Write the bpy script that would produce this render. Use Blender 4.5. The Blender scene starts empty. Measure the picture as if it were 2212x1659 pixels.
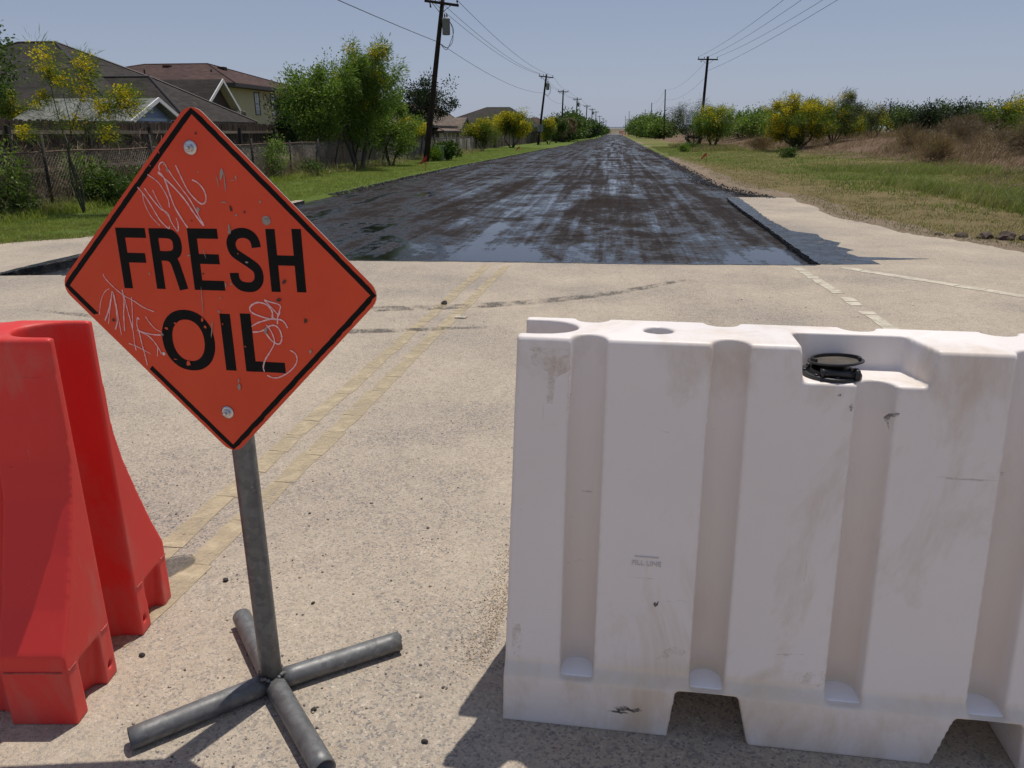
import bpy, bmesh, math, random
import numpy as np
from mathutils import Vector, Matrix

SC = bpy.context.scene
COL = SC.collection
R = math.radians
random.seed(7)
RNG = np.random.default_rng(7)

# ------------------------------------------------------------------ camera
CAM_H = 1.56
YAW = R(7.3)
cd = bpy.data.cameras.new('camera')
cam = bpy.data.objects.new('camera', cd)
COL.objects.link(cam)
cam.location = (0, 0, CAM_H)
cam.rotation_euler = (R(90 - 18.18), 0, YAW)
cd.sensor_fit = 'HORIZONTAL'
cd.sensor_width = 36
cd.lens = 36 * 1661 / 2212
cd.clip_start = 0.05
cd.clip_end = 6000
SC.camera = cam

# ------------------------------------------------------------------ light
SUN_EL, SUN_AZ = R(71.2), R(25.0)          # azimuth measured from +Y towards +X
w = bpy.data.worlds.new('World')
SC.world = w
w.use_nodes = True
wn, wl = w.node_tree.nodes, w.node_tree.links
bg = wn['Background']
sky = wn.new('ShaderNodeTexSky')
sky.sky_type = 'NISHITA'
sky.sun_disc = False
sky.sun_elevation = SUN_EL
sky.sun_rotation = SUN_AZ
sky.altitude = 20
sky.air_density = 1.0
sky.dust_density = 1.0
sky.ozone_density = 1.0
# summer haze: an even veil over the clear sky, paler towards the horizon all round
wc = wn.new('ShaderNodeTexCoord'); wsep = wn.new('ShaderNodeSeparateXYZ'); wr = wn.new('ShaderNodeValToRGB'); wm = wn.new('ShaderNodeMix')
wm.data_type = 'RGBA'
wl.new(wc.outputs['Generated'], wsep.inputs[0]); wl.new(wsep.outputs[2], wr.inputs[0])
el_ = wr.color_ramp.elements
el_[0].position = 0; el_[0].color = (.46, .53, .72, 1)
el_[1].position = .15; el_[1].color = (.36, .42, .60, 1)
for p_, c_ in ((.35, (.315, .375, .54, 1)), (1, (.27, .32, .46, 1))):
    e_ = el_.new(p_); e_.color = c_
wsc = wn.new('ShaderNodeVectorMath'); wsc.operation = 'SCALE'; wsc.inputs['Scale'].default_value = 10
wl.new(wr.outputs[0], wsc.inputs[0])
wm.inputs[0].default_value = .72
wl.new(sky.outputs[0], wm.inputs[6]); wl.new(wsc.outputs[0], wm.inputs[7]); wl.new(wm.outputs[2], bg.inputs[0])
bg.inputs[1].default_value = 0.059
sl = bpy.data.lights.new('sun', 'SUN')
sl.energy = 2.75
sl.angle = R(0.53)
sl.color = (1.0, 0.945, 0.86)
sun = bpy.data.objects.new('sun', sl)
COL.objects.link(sun)
sd = Vector((math.sin(SUN_AZ) * math.cos(SUN_EL), math.cos(SUN_AZ) * math.cos(SUN_EL), math.sin(SUN_EL)))
sun.rotation_euler = sd.to_track_quat('Z', 'Y').to_euler()
sun.location = sd * 60
vs = SC.view_settings
vs.view_transform = 'Standard'
vs.look = 'None'
vs.exposure = 0.45
vs.gamma = 1
vs.use_curve_mapping = False

# ------------------------------------------------------------------ helpers
def rdx(px, Y, py=284):
    """world x at distance Y for a bearing read off the photograph (2212 wide)"""
    u = (px - 1106) / 1661.; v = (829.5 - py) / 1661.
    p = R(18.18)
    f = math.cos(p) + v * math.sin(p)
    dx = u * math.cos(YAW) - f * math.sin(YAW)
    dy = u * math.sin(YAW) + f * math.cos(YAW)
    return Y * dx / dy

class MB:
    """collects boxes, tubes, lathes and polygons into one mesh"""
    def __init__(s): s.v = []; s.f = []; s.m = []
    def add(s, vs, fs, mi=0):
        b = len(s.v); s.v += [tuple(q) for q in vs]
        for f in fs: s.f.append(tuple(b + i for i in f)); s.m.append(mi)
    def box(s, c, d, rz=0, M=None, mi=0):
        x, y, z = d[0] / 2, d[1] / 2, d[2] / 2
        vs = [Vector(q) for q in ((-x,-y,-z),(x,-y,-z),(x,y,-z),(-x,y,-z),(-x,-y,z),(x,-y,z),(x,y,z),(-x,y,z))]
        if M is None: M = Matrix.Rotation(rz, 3, 'Z')
        s.add([M @ q + Vector(c) for q in vs], [(3,2,1,0),(4,5,6,7),(0,1,5,4),(1,2,6,5),(2,3,7,6),(3,0,4,7)], mi)
    def tube(s, pts, rad, n=8, cap=True, mi=0):
        pts = [Vector(p) for p in pts]
        if not hasattr(rad, '__len__'): rad = [rad] * len(pts)
        rings = []; ref = None
        for i, p in enumerate(pts):
            t = (pts[min(i + 1, len(pts) - 1)] - pts[max(i - 1, 0)]).normalized()
            if ref is None: ref = Vector((0, 0, 1)) if abs(t.z) < .9 else Vector((1, 0, 0))
            a = (ref - t * ref.dot(t)).normalized(); b = t.cross(a); ref = a
            rings.append([p + (a * math.cos(k * 2 * math.pi / n) + b * math.sin(k * 2 * math.pi / n)) * rad[i] for k in range(n)])
        fs = []
        for i in range(len(pts) - 1):
            for k in range(n):
                k2 = (k + 1) % n
                fs.append((i * n + k, i * n + k2, (i + 1) * n + k2, (i + 1) * n + k))
        if cap:
            fs.append(tuple(range(n - 1, -1, -1)))
            fs.append(tuple((len(pts) - 1) * n + k for k in range(n)))
        s.add([q for r in rings for q in r], fs, mi)
    def lathe(s, prof, c=(0, 0, 0), n=24, M=None, mi=0):
        if M is None: M = Matrix.Identity(3)
        vs, fs = [], []
        for (r, z) in prof:
            for k in range(n):
                a = k * 2 * math.pi / n
                vs.append(M @ Vector((r * math.cos(a), r * math.sin(a), z)) + Vector(c))
        for i in range(len(prof) - 1):
            for k in range(n):
                k2 = (k + 1) % n
                fs.append((i * n + k, i * n + k2, (i + 1) * n + k2, (i + 1) * n + k))
        fs.append(tuple(range(n - 1, -1, -1)))
        fs.append(tuple((len(prof) - 1) * n + k for k in range(n)))
        s.add(vs, fs, mi)
    def prism(s, poly, fn, t0, t1, mi=0):
        """poly: 2D outline, fn(a, b, t) -> 3D point, extruded t0..t1"""
        n = len(poly)
        vs = [fn(a, b, t0) for a, b in poly] + [fn(a, b, t1) for a, b in poly]
        fs = [tuple(range(n - 1, -1, -1)), tuple(range(n, 2 * n))]
        fs += [(i, (i + 1) % n, n + (i + 1) % n, n + i) for i in range(n)]
        s.add(vs, fs, mi)
    def build(s, name, mats, parent=None, smooth=False, fix=False):
        me = bpy.data.meshes.new(name)
        me.from_pydata(s.v, [], s.f)
        if not isinstance(mats, (list, tuple)): mats = [mats]
        for m in mats: me.materials.append(m)
        if len(mats) > 1: me.polygons.foreach_set('material_index', s.m)
        if fix:
            bm = bmesh.new(); bm.from_mesh(me); bmesh.ops.recalc_face_normals(bm, faces=bm.faces); bm.to_mesh(me); bm.free()
        if smooth: me.polygons.foreach_set('use_smooth', [True] * len(me.polygons))
        me.update()
        return link(name, me, parent)

def link(name, me, parent=None):
    o = bpy.data.objects.new(name, me)
    COL.objects.link(o)
    if parent is not None: o.parent = parent
    return o

def np_mesh(name, V, F, mat, parent=None, smooth=False):
    """V (N,3), F (M,k) arrays, fast"""
    me = bpy.data.meshes.new(name)
    V = np.asarray(V, np.float32); F = np.asarray(F, np.int32); k = F.shape[1]
    me.vertices.add(len(V)); me.vertices.foreach_set('co', V.ravel())
    me.loops.add(F.size); me.loops.foreach_set('vertex_index', F.ravel())
    me.polygons.add(len(F)); me.polygons.foreach_set('loop_start', np.arange(0, F.size, k, dtype=np.int32))
    me.polygons.foreach_set('loop_total', np.full(len(F), k, np.int32))
    if smooth: me.polygons.foreach_set('use_smooth', np.ones(len(F), bool))
    me.materials.append(mat)
    me.update(calc_edges=True)
    return link(name, me, parent)

def tag(o, label, cat, group=None):
    o['label'] = label; o['category'] = cat
    if group: o['group'] = group
    return o
def thing(name, label, cat, loc=(0, 0, 0), rz=0, group=None):
    o = bpy.data.objects.new(name, None)
    o.empty_display_size = .2
    COL.objects.link(o); o.location = loc; o.rotation_euler = (0, 0, rz)
    return tag(o, label, cat, group)
def struct(o): o['kind'] = 'structure'; return o
def stuff(o): o['kind'] = 'stuff'; return o
def copy_tree(o, parent=None):
    c = o.copy(); COL.objects.link(c)
    if parent is not None: c.parent = parent
    for ch in list(o.children): copy_tree(ch, c)
    return c

# value noise on arrays, for terrain and plant placement
_T = np.random.default_rng(3).random((256, 256))
def vnoise(x, y):
    x = np.asarray(x, float); y = np.asarray(y, float)
    xi = np.floor(x).astype(int); yi = np.floor(y).astype(int)
    fx = x - xi; fy = y - yi
    fx = fx * fx * (3 - 2 * fx); fy = fy * fy * (3 - 2 * fy)
    g = lambda a, b: _T[a & 255, b & 255]
    return (g(xi, yi) * (1 - fx) + g(xi + 1, yi) * fx) * (1 - fy) + (g(xi, yi + 1) * (1 - fx) + g(xi + 1, yi + 1) * fx) * fy
def fbm(x, y, o=4):
    s = 0; a = .5
    for i in range(o):
        s = s + a * vnoise(x + 17.3 * i, y - 9.1 * i); x = x * 2.03; y = y * 2.03; a *= .5
    return s / (1 - .5 ** o)
def sstep(a, b, x):
    t = np.clip((np.asarray(x, float) - a) / (b - a), 0, 1)
    return t * t * (3 - 2 * t)

# ------------------------------------------------------------------ materials
class NT:
    def __init__(s, name):
        s.m = bpy.data.materials.new(name); s.m.use_nodes = True
        s.n = s.m.node_tree.nodes; s.l = s.m.node_tree.links
        s.b = s.n['Principled BSDF']; s.out = s.n['Material Output']
    def new(s, t, **k):
        n = s.n.new(t)
        for a, v in k.items(): setattr(n, a, v)
        return n
    def lk(s, a, b): s.l.new(a, b)
    def pos(s):
        g = s.new('ShaderNodeNewGeometry'); return g.outputs['Position']
    def obj(s):
        g = s.new('ShaderNodeTexCoord'); return g.outputs['Object']
    def scale(s, vec, sc, rot=(0, 0, 0)):
        m = s.new('ShaderNodeMapping'); s.lk(vec, m.inputs[0]); m.inputs['Scale'].default_value = sc; m.inputs['Rotation'].default_value = rot
        return m.outputs[0]
    def noise(s, vec, sc, det=4, rough=.55, dist=0):
        n = s.new('ShaderNodeTexNoise'); n.inputs['Scale'].default_value = sc; n.inputs['Detail'].default_value = det
        n.inputs['Roughness'].default_value = rough; n.inputs['Distortion'].default_value = dist
        if vec is not None: s.lk(vec, n.inputs['Vector'])
        return n.outputs['Fac']
    def vor(s, vec, sc, feature='F1', out='Color'):
        n = s.new('ShaderNodeTexVoronoi'); n.feature = feature; n.inputs['Scale'].default_value = sc
        s.lk(vec, n.inputs['Vector']); return n.outputs[out]
    def ramp(s, fac, stops, interp='LINEAR'):
        r = s.new('ShaderNodeValToRGB'); e = r.color_ramp.elements; r.color_ramp.interpolation = interp
        while len(e) > 1: e.remove(e[-1])
        e[0].position = stops[0][0]; e[0].color = c4(stops[0][1])
        for p, c in stops[1:]:
            q = e.new(p); q.color = c4(c)
        s.lk(fac, r.inputs[0]); return r.outputs[0]
    def mix(s, fac, a, b, mode='MIX'):
        m = s.new('ShaderNodeMix', data_type='RGBA', blend_type=mode)
        s.put(m.inputs[0], fac); s.put(m.inputs[6], a); s.put(m.inputs[7], b); return m.outputs[2]
    def math(s, op, a, b=0, clamp=False):
        m = s.new('ShaderNodeMath', operation=op, use_clamp=clamp); s.put(m.inputs[0], a); s.put(m.inputs[1], b); return m.outputs[0]
    def put(s, inp, v):
        if hasattr(v, 'is_output') or isinstance(v, bpy.types.NodeSocket): s.lk(v, inp)
        elif isinstance(v, (tuple, list)) or inp.type == 'RGBA': inp.default_value = c4(v)
        else: inp.default_value = v
    def sep(s, vec):
        n = s.new('ShaderNodeSeparateXYZ'); s.lk(vec, n.inputs[0]); return n.outputs
    def bump(s, h, st=.3, d=.01, prev=None):
        b = s.new('ShaderNodeBump'); b.inputs['Strength'].default_value = st; b.inputs['Distance'].default_value = d
        s.lk(h, b.inputs['Height'])
        if prev is not None: s.lk(prev, b.inputs['Normal'])
        return b.outputs[0]
    def base(s, col=None, rough=None, normal=None, metal=None, spec=None):
        if col is not None: s.put(s.b.inputs['Base Color'], col)
        if rough is not None: s.put(s.b.inputs['Roughness'], rough)
        if normal is not None: s.lk(normal, s.b.inputs['Normal'])
        if metal is not None: s.put(s.b.inputs['Metallic'], metal)
        if spec is not None: s.put(s.b.inputs['Specular IOR Level'], spec)
        return s.m
def c4(c):
    if not hasattr(c, '__len__'): c = (c, c, c)
    return tuple(c) + (1,) if len(c) == 3 else tuple(c)

def mat_plain(name, col, rough=.6, var=.25, sc=8, metal=0, bump=0, spec=.5):
    t = NT(name); p = t.obj()
    n = t.noise(p, sc, 5)
    a = tuple(x * (1 - var) for x in col); b = tuple(min(1, x * (1 + var)) for x in col)
    nm = t.bump(t.noise(p, sc * 6, 3), bump, .01) if bump else None
    return t.base(t.ramp(n, [(.3, a), (.7, b)]), rough, nm, metal, spec)

def mat_leaf(name, cols, trans=.4, rough=.55, patch=None):
    """foliage: colour differs from leaf to leaf, light passes through"""
    t = NT(name)
    g = t.new('ShaderNodeNewGeometry')
    k = len(cols)
    c = t.ramp(g.outputs['Random Per Island'], [(i / max(1, k - 1), q) for i, q in enumerate(cols)])
    if patch:       # stands of grass differ from place to place
        pn = t.noise(t.pos(), .55, 5, .65)
        c = t.mix(t.ramp(pn, [(.42, 0), (.62, patch[1])]), c, patch[0])
        c = t.mix(1.0, c, t.ramp(t.noise(t.pos(), 1.6, 5, .7), [(.3, .62), (.7, 1.3)]), 'MULTIPLY')
    t.base(c, rough, spec=.25)
    tr = t.new('ShaderNodeBsdfTranslucent')
    m2 = t.mix(1.0, c, (1.0, 1.15, .55), 'MULTIPLY')
    t.lk(m2, tr.inputs[0])
    mx = t.new('ShaderNodeMixShader'); mx.inputs[0].default_value = trans
    t.lk(t.b.outputs[0], mx.inputs[1]); t.lk(tr.outputs[0], mx.inputs[2]); t.lk(mx.outputs[0], t.out.inputs[0])
    return t.m

def mat_pavement():
    t = NT('worn_pale_asphalt'); p = t.pos()
    big = t.noise(p, .55, 5, .6)
    track = t.noise(t.scale(p, (1.7, .14, 1)), 1.0, 4, .6, .4)
    mid = t.noise(p, 3.2, 6, .65)
    dusty = t.math('ADD', t.math('MULTIPLY', big, .5), t.math('ADD', t.math('MULTIPLY', track, .3), t.math('MULTIPLY', mid, .35)))
    dmask = t.ramp(dusty, [(.48, 0), (.72, 1)])
    dust = t.ramp(t.noise(p, 14, 5), [(.3, (.43, .365, .285)), (.7, (.54, .47, .375))])
    wp = t.noise(p, 60, 2)
    wv = t.new('ShaderNodeVectorMath', operation='ADD'); t.lk(p, wv.inputs[0])
    sc = t.new('ShaderNodeVectorMath', operation='SCALE'); cc = t.new('ShaderNodeTexNoise'); cc.inputs['Scale'].default_value = 70
    t.lk(p, cc.inputs['Vector']); t.lk(cc.outputs['Color'], sc.inputs[0]); sc.inputs['Scale'].default_value = .012; t.lk(sc.outputs[0], wv.inputs[1])
    cell = t.sep(t.vor(wv.outputs[0], 150))[0]
    agg = t.ramp(cell, [(0, (.11, .11, .125)), (.17, (.18, .175, .18)), (.2, (.33, .285, .235)), (.5, (.43, .36, .285)), (.8, (.53, .445, .35)), (.93, (.40, .29, .20)), (1, (.70, .62, .52))])
    cell2 = t.sep(t.vor(p, 45))[1]
    agg = t.mix(t.ramp(cell2, [(.93, 0), (.95, .45)]), agg, (.16, .15, .15))
    # how much bare stone shows
    c = t.mix(t.math('ADD', t.math('MULTIPLY', dmask, .62), .16), agg, dust)
    fade = t.ramp(big, [(.33, (.74, .755, .79)), (.5, (.91, .905, .90)), (.66, (1.02, 1.0, .97))])
    c = t.mix(1.0, c, fade, 'MULTIPLY')
    stain = t.ramp(t.noise(p, 1.3, 6, .7, .6), [(.68, 0), (.85, .3)])
    c = t.mix(stain, c, (.19, .165, .15))
    d1 = t.vor(wv.outputs[0], 115, 'DISTANCE_TO_EDGE', 'Distance')
    h = t.math('ADD', t.math('MULTIPLY', t.math('MINIMUM', d1, .25), 1.6), t.math('MULTIPLY', t.noise(p, 38, 4, .7), 1.2))
    nm = t.bump(h, .55, .006)
    nm = t.bump(t.noise(p, 5, 5, .6), .25, .03, nm)
    return t.base(c, .9, nm, spec=.2)

def mat_oil():
    t = NT('fresh_tar_and_milled_gravel'); p = t.pos()
    lanes = t.math('ADD', t.math('MULTIPLY', t.noise(t.scale(p, (.85, .05, 1)), 1.0, 6, .65, .6), .55), t.math('MULTIPLY', t.noise(t.scale(p, (3.1, .07, 1)), 1.0, 5, .65, .5), .45))
    pud = t.noise(t.scale(p, (.50, .30, 1)), 1.0, 8, .68, 1.4)
    mid = t.noise(t.scale(p, (2.4, 1.3, 1)), 1.0, 7, .72, .8)
    fine = t.noise(p, 9, 5, .7)
    s = t.math('ADD', t.math('ADD', t.math('MULTIPLY', lanes, .60), t.math('MULTIPLY', pud, .42)), t.math('ADD', t.math('MULTIPLY', fine, .16), t.math('MULTIPLY', mid, .22)))
    xyz = t.sep(p)
    near = t.ramp(t.math('DIVIDE', t.math('SUBTRACT', xyz[1], 9.0), 6.0, True), [(0, .10), (.22, .055), (.5, .02), (1, 0)])
    s = t.math('ADD', s, near)
    wet = t.ramp(s, [(.705, 0), (.765, 1)])
    damp = t.ramp(s, [(.58, 0), (.72, 1)])
    dry = t.ramp(t.noise(p, 1.7, 7, .75), [(.3, (.016, .012, .011)), (.5, (.036, .026, .023)), (.72, (.066, .049, .042))])
    st = t.sep(t.vor(p, 38))[0]
    dry = t.mix(t.ramp(st, [(.82, 0), (.88, .7)]), dry, (.10, .082, .072))
    dry = t.mix(t.ramp(t.sep(t.vor(p, 21))[1], [(.9, 0), (.93, .7)]), dry, (.012, .011, .011))
    col = t.mix(damp, dry, (.016, .0135, .0135))
    col = t.mix(wet, col, (.0085, .0085, .010))
    rough = t.mix(damp, 1.0, .55)
    rough = t.mix(wet, rough, t.ramp(t.noise(p, 24, 4), [(.35, .03), (.7, .13)]))
    hg = t.math('ADD', t.noise(p, 60, 5, .8), t.math('MULTIPLY', t.vor(p, 34, 'F1', 'Distance'), .9))
    b1 = t.new('ShaderNodeBump'); b1.inputs['Distance'].default_value = .03
    t.lk(hg, b1.inputs['Height']); t.lk(t.ramp(s, [(.58, 1.0), (.69, .5), (.77, .02)]), b1.inputs['Strength'])
    b2 = t.new('ShaderNodeBump'); b2.inputs['Distance'].default_value = .12
    t.lk(mid, b2.inputs['Height']); t.lk(t.ramp(s, [(.6, .6), (.75, .005)]), b2.inputs['Strength']); t.lk(b1.outputs[0], b2.inputs['Normal'])
    return t.base(col, rough, b2.outputs[0], spec=t.ramp(s, [(.55, .0), (.68, .08), (.72, .35), (.76, .7)]))

def mat_tar(name, rough=.2, st=.5, col=(.009, .009, .011)):
    t = NT(name); p = t.pos()
    return t.base(t.ramp(t.noise(p, 9, 5), [(.3, tuple(x * .7 for x in col)), (.7, tuple(x * 1.6 for x in col))]), t.ramp(t.noise(p, 17, 4), [(.3, rough * .6), (.7, min(1, rough * 1.6))]), t.bump(t.noise(p, 70, 4, .7), st, .012))

def mat_film():
    t = NT('wet_tar_film'); p = t.pos()
    n = t.noise(p, 3.5, 6, .7, .5); g = t.vor(p, 60, 'F1', 'Distance')
    t.base((.010, .0105, .014), t.ramp(t.noise(p, 12, 5), [(.3, .10), (.7, .3)]), t.bump(t.math('ADD', g, t.noise(p, 90, 3)), .10, .01), spec=1.0)
    tr = t.new('ShaderNodeBsdfTransparent'); mx = t.new('ShaderNodeMixShader')
    t.lk(t.ramp(t.math('ADD', n, t.math('MULTIPLY', g, -.35)), [(.20, .25), (.32, 1)]), mx.inputs[0])
    t.lk(tr.outputs[0], mx.inputs[1]); t.lk(t.b.outputs[0], mx.inputs[2]); t.lk(mx.outputs[0], t.out.inputs[0]); return t.m

def mat_terrain():
    t = NT('verge_soil_and_grass'); p = t.pos()
    def at(n):
        a = t.new('ShaderNodeAttribute', attribute_name=n); return a.outputs['Fac']
    n1 = t.noise(p, 1.1, 6, .65); n2 = t.noise(p, 9, 5, .7); n3 = t.noise(t.scale(p, (60, 60, 20)), 1, 3, .7)
    jit = t.math('MULTIPLY', t.math('SUBTRACT', t.math('ADD', t.math('MULTIPLY', n1, .6), t.math('MULTIPLY', n2, .4)), .5), 1.1)
    soil = t.ramp(n2, [(.3, (.20, .15, .105)), (.7, (.33, .26, .19))])
    soil = t.mix(t.ramp(n3, [(.55, 0), (.7, .6)]), soil, (.13, .1, .075))
    straw = t.ramp(n3, [(.3, (.14, .105, .05)), (.7, (.25, .20, .095))])
    grn = t.ramp(n3, [(.3, (.06, .09, .018)), (.7, (.15, .20, .04))])
    brn = t.ramp(n3, [(.3, (.10, .065, .045)), (.7, (.23, .16, .11))])
    c = t.mix(t.ramp(t.math('ADD', at('dry'), jit), [(.35, 0), (.6, 1)]), soil, straw)
    c = t.mix(t.ramp(t.math('ADD', at('green'), jit), [(.38, 0), (.62, 1)]), c, grn)
    c = t.mix(t.ramp(t.math('ADD', at('brown'), jit), [(.4, 0), (.6, 1)]), c, brn)
    nm = t.bump(t.math('ADD', n3, n2), .8, .04)
    return t.base(c, .95, nm, spec=.1)

def mat_barrier(name, col, stain, dark, scuff_amt, trans=0, groove=None):
    t = NT(name); p = t.obj()
    g = t.new('ShaderNodeNewGeometry')
    n1 = t.noise(p, 2.1, 5, .6)
    c = t.ramp(n1, [(.3, tuple(x * .93 for x in col)), (.7, col)])
    # rust coloured grime: low on the foot, in blotches above
    z = t.sep(p)[2]
    low = t.ramp(z, [(.0, .55), (.17, .5), (.23, .12), (.5, .03), (.9, .10), (1.03, .42)])
    gr = t.math('ADD', t.noise(t.scale(p, (2.2, 2.2, 1.1)), 2.0, 6, .7, .5), t.math('MULTIPLY', low, .28))
    c = t.mix(t.ramp(gr, [(.58, 0), (.86, .75)]), c, stain)
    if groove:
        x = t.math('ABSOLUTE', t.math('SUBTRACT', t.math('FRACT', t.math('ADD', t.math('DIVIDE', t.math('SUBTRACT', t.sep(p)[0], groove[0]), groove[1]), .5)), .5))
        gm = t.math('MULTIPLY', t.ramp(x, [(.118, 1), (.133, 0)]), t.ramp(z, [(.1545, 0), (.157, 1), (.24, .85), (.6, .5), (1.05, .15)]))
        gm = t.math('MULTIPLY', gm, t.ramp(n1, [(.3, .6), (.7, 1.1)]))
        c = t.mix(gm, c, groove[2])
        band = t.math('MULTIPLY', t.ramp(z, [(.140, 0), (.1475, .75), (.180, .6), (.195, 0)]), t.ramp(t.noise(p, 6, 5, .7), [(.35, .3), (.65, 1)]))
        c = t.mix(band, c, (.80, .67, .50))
    sp = t.noise(t.scale(p, (5, 5, 3.5)), 3.1, 5, .75, 1.2)
    c = t.mix(t.ramp(sp, [(.71, 0), (.76, .55)]), c, tuple(x * .8 for x in stain))
    # thin dark scuffs, mostly level
    s2 = t.noise(t.scale(p, (1.2, 1.2, 11)), 3.0, 6, .75, .7)
    c = t.mix(t.math('MULTIPLY', t.ramp(s2, [(.665, 0), (.72, 1)]), scuff_amt), c, dark)
    s4 = t.noise(t.scale(p, (14, 14, 1.0), (.35, .5, .2)), 2.2, 6, .8, .5)
    c = t.mix(t.math('MULTIPLY', t.ramp(s4, [(.655, 0), (.71, .8)]), scuff_amt), c, tuple(min(1, q * 1.0 + .06) for q in stain))
    s3 = t.noise(p, 42, 4, .8)
    c = t.mix(t.ramp(s3, [(.73, 0), (.78, .6)]), c, dark)
    edge = t.ramp(g.outputs['Pointiness'], [(.51, 0), (.55, .12)])
    c = t.mix(edge, c, stain)
    nm = t.bump(t.noise(p, 5, 4), .12, .02)
    nm = t.bump(t.noise(p, 160, 3), .12, .002, nm)
    t.base(c, t.ramp(n1, [(.3, .38), (.7, .55)]), nm, spec=.4)
    if trans:
        tr = t.new('ShaderNodeBsdfTranslucent'); t.lk(c, tr.inputs[0])
        mx = t.new('ShaderNodeMixShader'); mx.inputs[0].default_value = trans
        t.lk(t.b.outputs[0], mx.inputs[1]); t.lk(tr.outputs[0], mx.inputs[2]); t.lk(mx.outputs[0], t.out.inputs[0])
    return t.m

def mat_galv():
    t = NT('weathered_galvanised_steel'); p = t.obj()
    cell = t.sep(t.vor(p, 55))[0]
    c = t.ramp(cell, [(0, (.125, .125, .125)), (1, (.185, .185, .183))])
    c = t.mix(t.ramp(t.noise(p, 7, 6, .7), [(.5, 0), (.75, .8)]), c, (.065, .062, .06))
    c = t.mix(t.ramp(t.noise(p, 38, 4, .7), [(.66, 0), (.72, .7)]), c, (.36, .36, .35))
    c = t.mix(t.ramp(t.noise(t.scale(p, (4, 4, .8)), 2.4, 5, .7), [(.7, 0), (.8, .5)]), c, (.26, .15, .08))
    return t.base(c, t.ramp(t.noise(p, 20, 4), [(.3, .42), (.7, .62)]), t.bump(t.noise(p, 60, 4), .15, .003), metal=.3)

def mat_sign():
    t = NT('scuffed_orange_sheeting'); p = t.obj()
    c = t.ramp(t.noise(p, 4, 4), [(.3, (.68, .060, .020)), (.7, (.76, .075, .025))])
    c = t.mix(t.ramp(t.noise(p, 9, 6, .75, .5), [(.62, 0), (.8, .4)]), c, (.5, .09, .035))
    c = t.mix(t.ramp(t.noise(p, 85, 4, .7), [(.70, 0), (.76, .55)]), c, (.16, .06, .035))
    sc = t.noise(t.scale(p, (9, 9, 1.3), (0, .5, 0)), 8, 3, .8, 1.5)
    c = t.mix(t.ramp(sc, [(.735, 0), (.76, .45)]), c, (.3, .08, .05))
    return t.base(c, .38, t.bump(t.noise(p, 30, 3), .04, .003), spec=.35)

def mat_wood(name, a, b, z_dirt=True):
    t = NT(name); g = t.obj()
    oi = t.new('ShaderNodeObjectInfo')
    ad = t.new('ShaderNodeVectorMath', operation='ADD'); t.lk(g, ad.inputs[0])
    cb = t.new('ShaderNodeCombineXYZ'); t.lk(t.math('MULTIPLY', oi.outputs['Random'], 30), cb.inputs[0]); t.lk(t.math('MULTIPLY', oi.outputs['Random'], 17), cb.inputs[2]); t.lk(cb.outputs[0], ad.inputs[1])
    grain = t.noise(t.scale(ad.outputs[0], (26, 26, 1.1)), 1, 6, .7, .3)
    c = t.ramp(grain, [(.3, a), (.72, b)])
    tint = t.ramp(oi.outputs['Random'], [(0, (.72, .7, .68)), (.5, (1, .97, .95)), (1, (1.25, 1.2, 1.12))])
    c = t.mix(1.0, c, tint, 'MULTIPLY')
    c = t.mix(t.ramp(t.noise(ad.outputs[0], 1.6, 5, .7), [(.55, 0), (.75, .7)]), c, tuple(x * .5 for x in a))
    return t.base(c, .9, t.bump(grain, .4, .006), spec=.15)

def mat_shingle(name, a, b, course=.14):
    """small shingle courses: rows follow the height of the roof"""
    t = NT(name); p = t.obj()
    x = t.sep(p)
    row = t.math('DIVIDE', x[2], course * .42)
    saw = t.math('FRACT', row)
    fl = t.math('FLOOR', row)
    cmb = t.new('ShaderNodeCombineXYZ')
    t.lk(t.math('FLOOR', t.math('ADD', t.math('MULTIPLY', t.math('ADD', x[0], x[1]), 3.2), t.math('MULTIPLY', fl, .37))), cmb.inputs[0]); t.lk(fl, cmb.inputs[1])
    wn_ = t.new('ShaderNodeTexWhiteNoise', noise_dimensions='2D'); t.lk(cmb.outputs[0], wn_.inputs[0])
    c = t.ramp(wn_.outputs['Value'], [(0, a), (1, b)])
    c = t.mix(t.ramp(t.noise(p, .5, 5, .65), [(.4, 0), (.7, .5)]), c, tuple(q * .62 for q in a))
    c = t.mix(t.ramp(t.noise(p, 1.1, 4), [(.68, 0), (.75, .4)]), c, tuple(min(1, q * 2.0) for q in b))
    joint = t.ramp(saw, [(0, 1), (.14, 0)])
    c = t.mix(t.math('MULTIPLY', joint, .55), c, tuple(q * .35 for q in a))
    return t.base(c, .9, t.bump(saw, .6, .02), spec=.2)

def mat_siding(name, a, vertical=True, w=.2):
    t = NT(name); p = t.obj(); x = t.sep(p)
    f = t.math('FRACT', t.math('DIVIDE', x[1] if vertical else x[2], w))
    c = t.ramp(f, [(0, tuple(q * .45 for q in a)), (.07, a), (1, tuple(min(1, q * 1.06) for q in a))])
    return t.base(c, .7, t.bump(f, .5, .015))

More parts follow.
